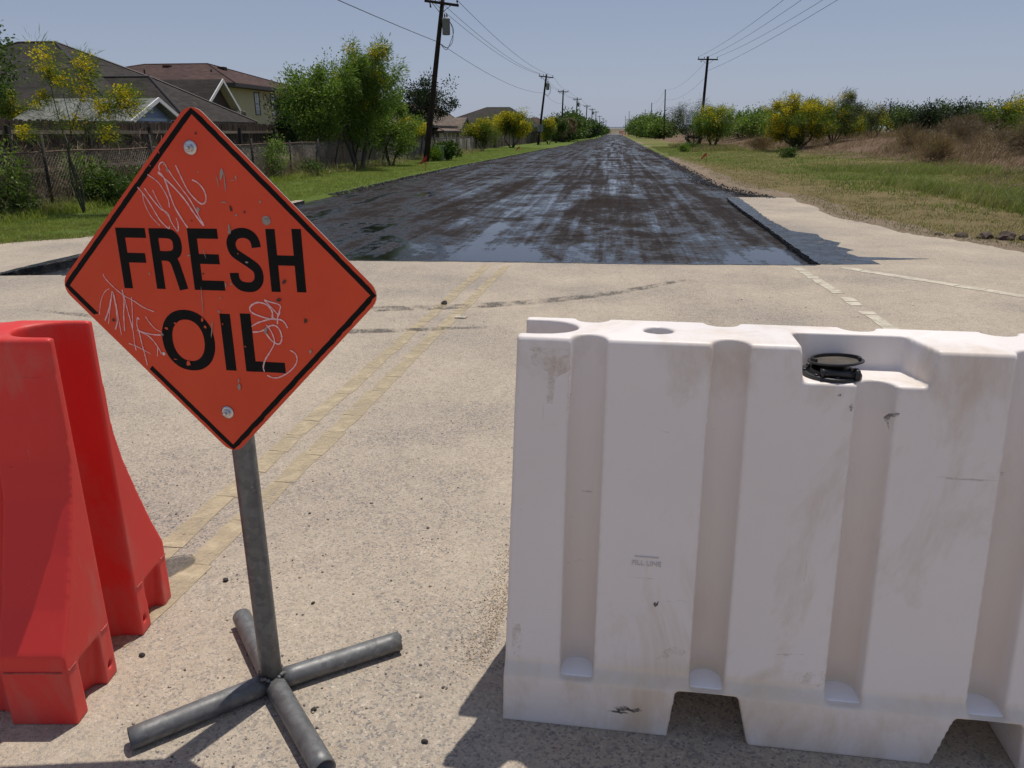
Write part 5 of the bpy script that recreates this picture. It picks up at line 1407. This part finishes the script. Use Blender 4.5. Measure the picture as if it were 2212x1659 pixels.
make_tree('leafy_tree', 'second light green leafy tree, just left of the tall flowering tree', (-11.4, 34.8), 4.3, 3.1, 2.8, .9, 'light', 18000, .105, .055, 61, 3, .06, clumps=60, csig=.28, droop=.2, shape=.4)
make_tree('retama_tree', 'tallest flowering tree on the left with drooping fine leaves and two trunks', (-10.85, 33.2), 5.25, 3.6, 2.6, 1.2, 'light', 26000, .20, .030, 46, 2, .10, clumps=70, csig=.27, droop=.55, flower=.14, fl_size=.07, lean=(.45, 0), wind=.9, fork=.3, fl_n=.13, shape=.4, tight=.62, plume=1.3)
make_tree('leafy_tree', 'bushy green tree right of the tall flowering tree, over the wire fence', (-10.6, 37.2), 3.1, 2.9, 2.2, .4, 'light', 14000, .10, .055, 47, 3, .05, clumps=40, csig=.27, droop=.2)
make_tree('oak_tree', 'dark small leaved oak behind the nearest power pole', (-11.5, 48), 4.75, 3.7, 3.2, 1.55, 'dark', 9000, .125, .07, 48, 4, .07, clumps=62, csig=.24, droop=.1, shape=.2, fork=.22)
make_tree('retama_tree', 'small bright yellow flowering tree left of the nearest power pole foot', (-11.75, 45.5), 2.35, 1.7, 1.5, .95, 'retama', 5200, .2, .02, 49, 4, .03, 'greenbark', clumps=22, csig=.22, flower=.9, fl_size=.085, fl_n=.9)
make_tree('leafy_shrub', 'broad leaved green shrub at the right of the nearest pole foot', (-9.25, 44.2), 1.05, .95, .9, .1, 'mid', 2600, .16, .10, 50, 3, .02, 'greenbark', clumps=18, csig=.15, cat='shrub')
make_tree('leafy_shrub', 'low grassy green shrub touching the nearest pole foot', (-9.75, 43.0), .62, .9, .8, .05, 'light', 2400, .2, .03, 51, 3, .015, 'greenbark', clumps=14, csig=.15, droop=-.6, cat='shrub')
make_tree('retama_tree', 'rounded green and yellow tree on the left verge, first of the two beyond the pole', (-11.0, 66), 2.75, 2.3, 2.0, .3, 'retama', 8500, .26, .028, 52, 5, .04, 'greenbark', clumps=44, csig=.28, flower=.45, fl_size=.10, wind=.5, fl_n=.5)
make_tree('retama_tree', 'wider yellow flowering tree on the left verge, second of the two beyond the pole', (-10.25, 80), 3.55, 4.3, 3.0, 1.0, 'retama', 10500, .28, .032, 53, 3, .08, 'greenbark', clumps=54, csig=.34, flower=.7, fl_size=.12, wind=.5, fl_n=.7)
make_tree('retama_tree', 'yellowish bush right of the second leaning power pole', (-8.4, 102), 3.3, 2.3, 2.0, .4, 'retama', 4600, .3, .04, 54, 3, .05, 'greenbark', clumps=24, csig=.34, flower=.45, fl_size=.13)
make_tree('leafy_tree', 'green tree between the yellowish bush and the dead palm', (-8.25, 114), 3.7, 2.6, 2.4, .4, 'mid', 5200, .2, .11, 55, 2, .08, clumps=26, csig=.36)
# -- low plants along the wire fence
for i, (x, y, h_, wd, nl, m_, lb) in enumerate([(-11.3, 13.5, .5, .8, 1800, 'mid', 'green bush at the fence foot in the left corner of the verge'), (-11.0, 16.0, .8, .9, 3000, 'mid', 'dark green bush at the fence foot beside the young flowering tree'), (-11.1, 17.5, .6, 1.2, 3000, 'mid', 'green weedy bush at the fence foot, half hidden by the sign'),
                                           (-11.7, 16.2, 1.25, .8, 2000, 'light', 'leafy vine climbing the wire fence behind the young tree'), (-11.6, 13.9, 1.35, .8, 1500, 'light', 'small leafy vine on the wire fence near the left edge'), (-11.3, 25.6, 1.35, .9, 1800, 'light', 'thin leafy vine on the wire fence right of the sign'), (-11.0, 27.8, .5, .9, 1500, 'mid', 'low weed bush at the fence foot right of the sign')]):
    make_tree('leafy_shrub', lb, (x, y), h_, wd, .7, .05, m_, nl, .075, .04, 70 + i, 3, .012, 'greenbark', clumps=16, csig=.16, cat='shrub')
def strands(name, P, D, L, W, mat, r, parent=None, bend=.4):
    """thin bent blades: three points, two quads each"""
    n = len(P); L = np.broadcast_to(L, (n,))[:, None]; W = np.broadcast_to(W, (n,))[:, None]
    D = D / np.linalg.norm(D, axis=1, keepdims=True)
    a = r.uniform(0, 6.28, n); S = np.stack([np.cos(a), np.sin(a), np.zeros(n)], 1)
    B = r.normal(0, 1, (n, 3)) * bend; B[:, 2] = -abs(B[:, 2]) * .6
    m = P + D * L * .55; e = P + D * L + B * L * .45
    V = np.stack([P - S * W * .5, P + S * W * .5, m + S * W * .4, m - S * W * .4, e], 1)
    base = (np.arange(n) * 5)[:, None]
    T = np.concatenate([base + np.array([0, 1, 2]), base + np.array([0, 2, 3]), base + np.array([3, 2, 4])], 1).reshape(-1, 3)
    return np_mesh(name, V.reshape(-1, 3), T, M[mat], parent)
r = np.random.default_rng(77)
n = 20000
y = 12 + 20 * r.random(n) ** 1.2; x = -11.75 + r.normal(0, .28, n); z = np.abs(r.normal(.3, .42, n)) * np.where((y > 14.2) & (y < 21), 1.15, .8)
P = np.stack([x, y, np.clip(z, .02, 1.5)], 1)
stuff(strands('dead_vines', P, r.normal(0, 1, (n, 3)) + np.array([0, 0, .25]), r.uniform(.12, .5, n), .0085, 'brush', r, bend=.9))
n = 5000
y = r.choice([27.5, 30.5, 34.2, 36.2, 40.0, 46.3, 48.0, 50.5, 53.0, 55.5, 58.0, 61.5], n) + r.normal(0, .8, n); x = -10.95 + r.normal(0, .32, n)
P = np.stack([x, y, np.abs(r.normal(0, .10, n))], 1)
stuff(strands('dry_weeds', P, r.normal(0, .7, (n, 3)) + np.array([0, 0, .6]), r.uniform(.12, .42, n), .016, 'tan', r, bend=.8))
# -- dead palm
pl = thing('palm_tree', 'palm with drooping dead brown fronds behind the third left power pole', 'palm', (-7.9, 122, .0))
b = MB(); b.tube([(0, 0, 0), (.05, 0, 1.4), (.0, .05, 2.8)], [.36, .30, .28], 10); b.build('trunk', M['bark'], pl, True)
r = np.random.default_rng(5)
fr_me = None
for k in range(30):
    a = r.uniform(0, 6.28); el_ = r.uniform(-.4, 1.25); L = r.uniform(1.9, 2.9)
    pts = []
    p = np.array([0, 0, 2.8]); el0 = el_
    for i in range(11):
        pts.append(p.copy()); d = np.array([math.cos(a) * math.cos(el0) + .25, math.sin(a) * math.cos(el0), math.sin(el0)]); p = p + d / np.linalg.norm(d) * L / 10; el0 -= .20 + .02 * i
    pts = np.array(pts); i0 = r.integers(2, 10, 130); f = r.random(130)[:, None]
    P = pts[i0] * (1 - f) + pts[np.minimum(i0 + 1, 10)] * f
    D = r.normal(0, .5, (130, 3)) + (pts[np.minimum(i0 + 1, 10)] - pts[i0]) * 4 + np.array([0, 0, -.7])
    V, F = leaf_quads(P, D, .55, .045, r)
    fr = np_mesh('frond', V, F, M['drypalm' if el_ < 1.0 or k % 3 else 'mid'], pl)
    b = MB(); b.tube(pts, list(np.linspace(.03, .008, 11)), 4, cap=False); b.build('frond_stem', M['drypalm'], fr)
# -- tree row beyond, left
rr_ = random.Random(6)
row = [(1243, 128, 262), (1250, 140, 252), (1259, 152, 250), (1267, 170, 256), (1275, 190, 262), (1283, 215, 268), (1290, 250, 272), (1297, 290, 275), (1303, 340, 277), (1307, 400, 279)]
words = ['nearest', 'second', 'third', 'fourth', 'fifth', 'sixth', 'seventh', 'eighth', 'ninth', 'farthest']
for i, (px, Y, top) in enumerate(row):
    hh = CAM_H + (284 - top) / 1661 * Y * .95 + .1
    make_tree('roadside_tree', words[i] + ' dark green tree of the row along the left of the road', (rdx(px, Y) - 1.2 - .004 * Y, Y), max(2.6, hh), 5.5 + .01 * Y, 6, .1, 'mid' if i % 2 == 0 else 'dark' if i == 3 else 'mid', 4200, .32 + .0006 * Y, .2 + .0004 * Y, 100 + i, 3, .1, clumps=36, csig=.62, group='tree row on the left of the road')
# -- tree row beyond, right
row = [(1425, 168, 262), (1412, 185, 256), (1398, 200, 253), (1386, 220, 255), (1374, 240, 254), (1362, 262, 258), (1352, 285, 262), (1344, 310, 268), (1340, 360, 274)]
for i, (px, Y, top) in enumerate(row):
    hh = CAM_H + (284 - top) / 1661 * Y * .95 + .2
    x = max(rdx(px, Y), 6.0 + .004 * Y) + .8
    make_tree('roadside_tree', words[i] + ' green tree of the dense row along the right of the road', (x, Y), hh, 7.0, 7, .1, ('light', 'mid')[i % 2], 4600, .38, .24, 120 + i, 3, .11, clumps=40, csig=.75, group='tree row on the right of the road')
# -- right, middle distance
make_tree('mesquite_tree', 'feathery dark mesquite leaning over the verge behind the speed limit sign', (7.6, 80), 4.5, 5.6, 4.0, .3, 'mesq', 15000, .22, .022, 140, 5, .10, clumps=80, csig=.34, droop=.45, lean=(-.5, 0), shape=.0, wind=-.3, fork=.2)
make_tree('retama_tree', 'bright green rounded tree with yellow flowers right of the speed limit sign', (8.65, 74), 3.85, 4.4, 3.6, .55, 'light', 15000, .22, .04, 141, 4, .08, 'greenbark', clumps=64, csig=.34, droop=.3, flower=.15, fl_size=.11, fl_n=.15, wind=.4, shape=.4)
make_tree('retama_tree', 'largest yellow flowering tree on the right bank', (12.6, 58), 3.55, 6.0, 4.2, .25, 'retama', 24000, .24, .026, 142, 7, .06, clumps=90, csig=.30, droop=.1, flower=.6, fl_size=.095, fl_n=.55, wind=.5, shape=.35, fork=.2)
make_tree('retama_tree', 'darker green plume of a tree joined to the right side of the largest yellow tree', (15.1, 58.8), 3.6, 2.9, 2.6, .3, 'mesq', 9000, .24, .022, 143, 5, .05, clumps=38, csig=.26, droop=.1, wind=.8, lean=(.6, 0), flower=.1, fl_size=.07, fl_n=.1)
make_tree('retama_tree', 'small rounded yellow green bush tree right of the largest yellow tree', (17.2, 63), 2.0, 2.7, 2.4, .2, 'retama', 6000, .22, .026, 144, 4, .04, clumps=34, csig=.26, flower=.55, fl_size=.08, fl_n=.4)
make_tree('mesquite_tree', 'small vase shaped thorn tree standing on the bank, right of the flowering trees', (17.6, 58.5), 2.05, 1.8, 1.6, .85, 'mesq', 2800, .16, .02, 145, 5, .03, clumps=26, csig=.18, shape=.0, fork=.12)
rr_ = random.Random(16)
sc = [(1600, 92, 246, 'dark'), (1625, 88, 240, 'light'), (1650, 95, 238, 'mid'), (1672, 90, 236, 'retama'), (1850, 100, 236, 'mid'), (1890, 95, 234, 'retama'), (1930, 98, 228, 'dark'), (1965, 92, 232, 'mid'), (2000, 90, 230, 'dark'), (2035, 96, 228, 'mid'), (2068, 88, 226, 'dark'), (2100, 92, 226, 'dark'), (2135, 86, 230, 'mid'), (2165, 84, 224, 'retama'), (2200, 82, 220, 'retama'), (2240, 80, 222, 'mid'), (2290, 80, 220, 'mid')]
for i, (px, Y, top, m_) in enumerate(sc):
    x = rdx(px, Y); hh = CAM_H + (284 - top) / 1661 * Y * 1.0 - float(ground_z(x, Y))
    nm = 'scrub_bush'
    where = ['left of the large yellow tree, first', 'left of the large yellow tree, second', 'left of the large yellow tree, third', 'left of the large yellow tree, touching it', 'behind the small rounded yellow bush', 'right of the small thorn tree, yellowish', 'right of the thorn tree, dark', 'under the thin far post', 'two bushes right of the thin far post', 'middle of the dark hedge line', 'right of the middle of the hedge line', 'dark, below the left thin post', 'between the two thin posts', 'yellowish one below the right thin post', 'yellowish one at the right edge', 'just past the right edge', 'beyond the right edge'][i]
    make_tree(nm, 'distant scrub bush on the right skyline, ' + where, (x, Y), max(1.6, hh), 4.4, 4.2, .1, m_, 3400, .26, .11 if m_ != 'retama' else .06, 150 + i, 4, .06, clumps=30, csig=.46, cat='bush', flower=.3 if m_ == 'retama' else 0, fl_size=.12, fl_n=.3, group='scrub bushes on the right skyline')
make_tree('retama_tree', 'yellow green tree cut by the right edge of the picture', (19.3, 40), 1.95, 1.9, 1.8, .2, 'retama', 5200, .2, .022, 170, 4, .04, 'greenbark', clumps=30, csig=.24, flower=.5, fl_size=.06, fl_n=.35)
for i, (x, y, h_, m_, lb) in enumerate([(9.3, 45.0, .42, 'mid', 'dark green weed clump in the right verge, in front of the large yellow tree'), (6.4, 68.9, .5, 'mid', 'dark weed clump at the foot of the speed limit sign'), (5.3, 63, .45, 'light', 'small weed clump left of the speed limit sign foot'), (12.3, 57.2, 1.7, 'mesq', 'thin dark sapling in front of the large yellow tree')]):
    make_tree('leafy_shrub', lb, (x, y), h_, .9, .8, .05, m_, 1300, .12, .05, 180 + i, 3, .012, clumps=12, csig=.17, cat='shrub')

for i, (x, y, h_, wd, lb) in enumerate([(15.2, 44, 1.0, 2.0, 'brown dry brush clump on the bank below the small thorn tree'), (18.3, 46, 1.2, 2.6, 'wide brown dry brush clump on the upper bank, left of the right edge tree'), (13.6, 36, .8, 1.6, 'low brown dry brush clump at the foot of the bank'), (15.6, 33, 1.1, 1.9, 'brown dry brush clump nearest the right edge of the picture'), (10.6, 60, 1.0, 2.2, 'pale dry brush clump left of the large yellow tree'), (21.0, 52, 1.3, 2.6, 'tall brown dry brush clump on the skyline before the dark hedge')]):
    make_tree('dry_bush', lb, (x, y), h_, wd, 1.5, .02, 'brush' if i % 2 else 'brown', 3600, .30, .014, 190 + i, 4, .012, clumps=26, csig=.24, droop=-.5, cat='bush', wind=.5, group='clumps of dry brush on the bank')

# ================================================================== GRASS
def grass(name, x, y, hmin, hmax, wd, mat, r, blades=3, spread=.03, lean=(0, 0), bend=.5, sc=None):
    n = len(x); x = np.repeat(x, blades) + r.normal(0, spread, n * blades); y = np.repeat(y, blades) + r.normal(0, spread, n * blades)
    z = ground_z(x, y) - .01
    L = r.uniform(hmin, hmax, n * blades)
    if sc is not None: L = L * np.repeat(sc, blades)
    D = r.normal(0, .38, (n * blades, 3)); D[:, 2] = 1; D[:, 0] += lean[0]; D[:, 1] += lean[1]
    return stuff(strands(name, np.stack([x, y, z], 1), D, L, wd, mat, r, bend=bend))
r = np.random.default_rng(91)
def pick(n, x0f, x1f, y0, y1, pw):
    y = y0 * (y1 / y0) ** (r.random(n) ** pw); a, c = x0f(y), x1f(y); return a + (c - a) * r.random(n), y
# left lawn
x, y = pick(42000, lambda y: np.full_like(y, -11.9), lambda y: edge_left(y) - .02, 9.6, 80, 1.0)
k = fbm(x * 1.3, y * 1.3) > .30
near = np.clip((y - 8) / 30, .3, 1.2)
grass('lawn_grass', x[k], y[k], .03, .085, .009 + .0, 'lawn', r, 3, .035, bend=.5)
x, y = pick(2600, lambda y: np.full_like(y, -11.6), lambda y: np.full_like(y, -10.6), 12, 34, 1.0)
grass('tall_verge_grass', x, y, .10, .30, .012, 'lawn', r, 4, .05, bend=.6)
x, y = pick(5000, lambda y: edge_left(y) - .45, lambda y: edge_left(y) + .15, 9.6, 60, 1.0)
k = y < 17.5
grass('dry_edge_grass', x[k], y[k], .02, .05, .008, 'tan', r, 2, .03, bend=.8)
# left yards behind the fence
x, y = pick(9000, lambda y: np.full_like(y, -18), lambda y: np.full_like(y, -11.7), 24, 70, 1.0)
grass('yard_grass', x, y, .05, .13, .016, 'lawn', r, 3, .05)
# right verge: straw, green and the tall brown stand
x, y = pick(52000, lambda y: edge_right(y) + .05, lambda y: brown_start(y) + 1.5, 11.2, 85, .9)
d = x - edge_right(y)
g = sstep(1.6, 4.5, d + .12 * (y - 20)) * sstep(11, 26, y + .5 * d) * (.35 + .65 * fbm(x * .22, y * .22)) * 1.25 + .8 * (fbm(x * .6, y * .6) - .5)
isg = r.random(len(x)) < np.clip(g * 1.05 - .12, .04, .8)
k = isg & (d > .25)
grass('verge_grass', x[k], y[k], .035, .12, .010, 'verge', r, 3, .05, bend=.5, sc=.7 + 1.0 * fbm(x[k] * .5, y[k] * .5))
k = (~isg) & (fbm(x * 1.1, y * 1.1) > .36)
grass('dry_verge_grass', x[k], y[k], .025, .075, .009, 'tan', r, 3, .05, bend=.8)
# lush patches
px_ = r.choice(len(x), 170); cx, cy = x[px_], y[px_]; kk = (cx - edge_right(cy) > 2.2) & (cy > 15); cx, cy = cx[kk], cy[kk]
x2 = np.repeat(cx, 26) + r.normal(0, .28, len(cx) * 26); y2 = np.repeat(cy, 26) + r.normal(0, .5, len(cx) * 26)
grass('weed_patches', x2, y2, .06, .17, .018, 'light', r, 2, .05, bend=.5)
x, y = pick(5200, lambda y: np.full_like(y, 7.6), lambda y: brown_start(y) + .6, 15, 34, 1.0)
k = fbm(x * .5 + 3, y * .35) > .5
grass('tall_green_grass', x[k], y[k], .18, .42, .012, 'verge', r, 5, .07, lean=(.45, 0), bend=.5)
x, y = pick(34000, lambda y: brown_start(y) - .5, lambda y: brown_start(y) + 15 + .2 * y, 13, 120, .85)
k = fbm(x * .33 + 7, y * .3) > .33
hh = .30 + 1.5 * np.clip(fbm(x[k] * .38, y[k] * .3) - .25, 0, 1)
grass('tall_dry_grass', x[k], y[k], .25, .85, .012, 'brown', r, 4, .10, lean=(.42, -.05), bend=.6, sc=hh * sstep(-.6, 2.5, x[k] - brown_start(y[k])) + .12)
x, y = pick(1500, lambda y: np.full_like(y, 5.8), lambda y: np.full_like(y, 9.5), 62, 90, 1.0)
grass('dry_weeds', x, y, .2, .5, .02, 'tan', r, 4, .1)
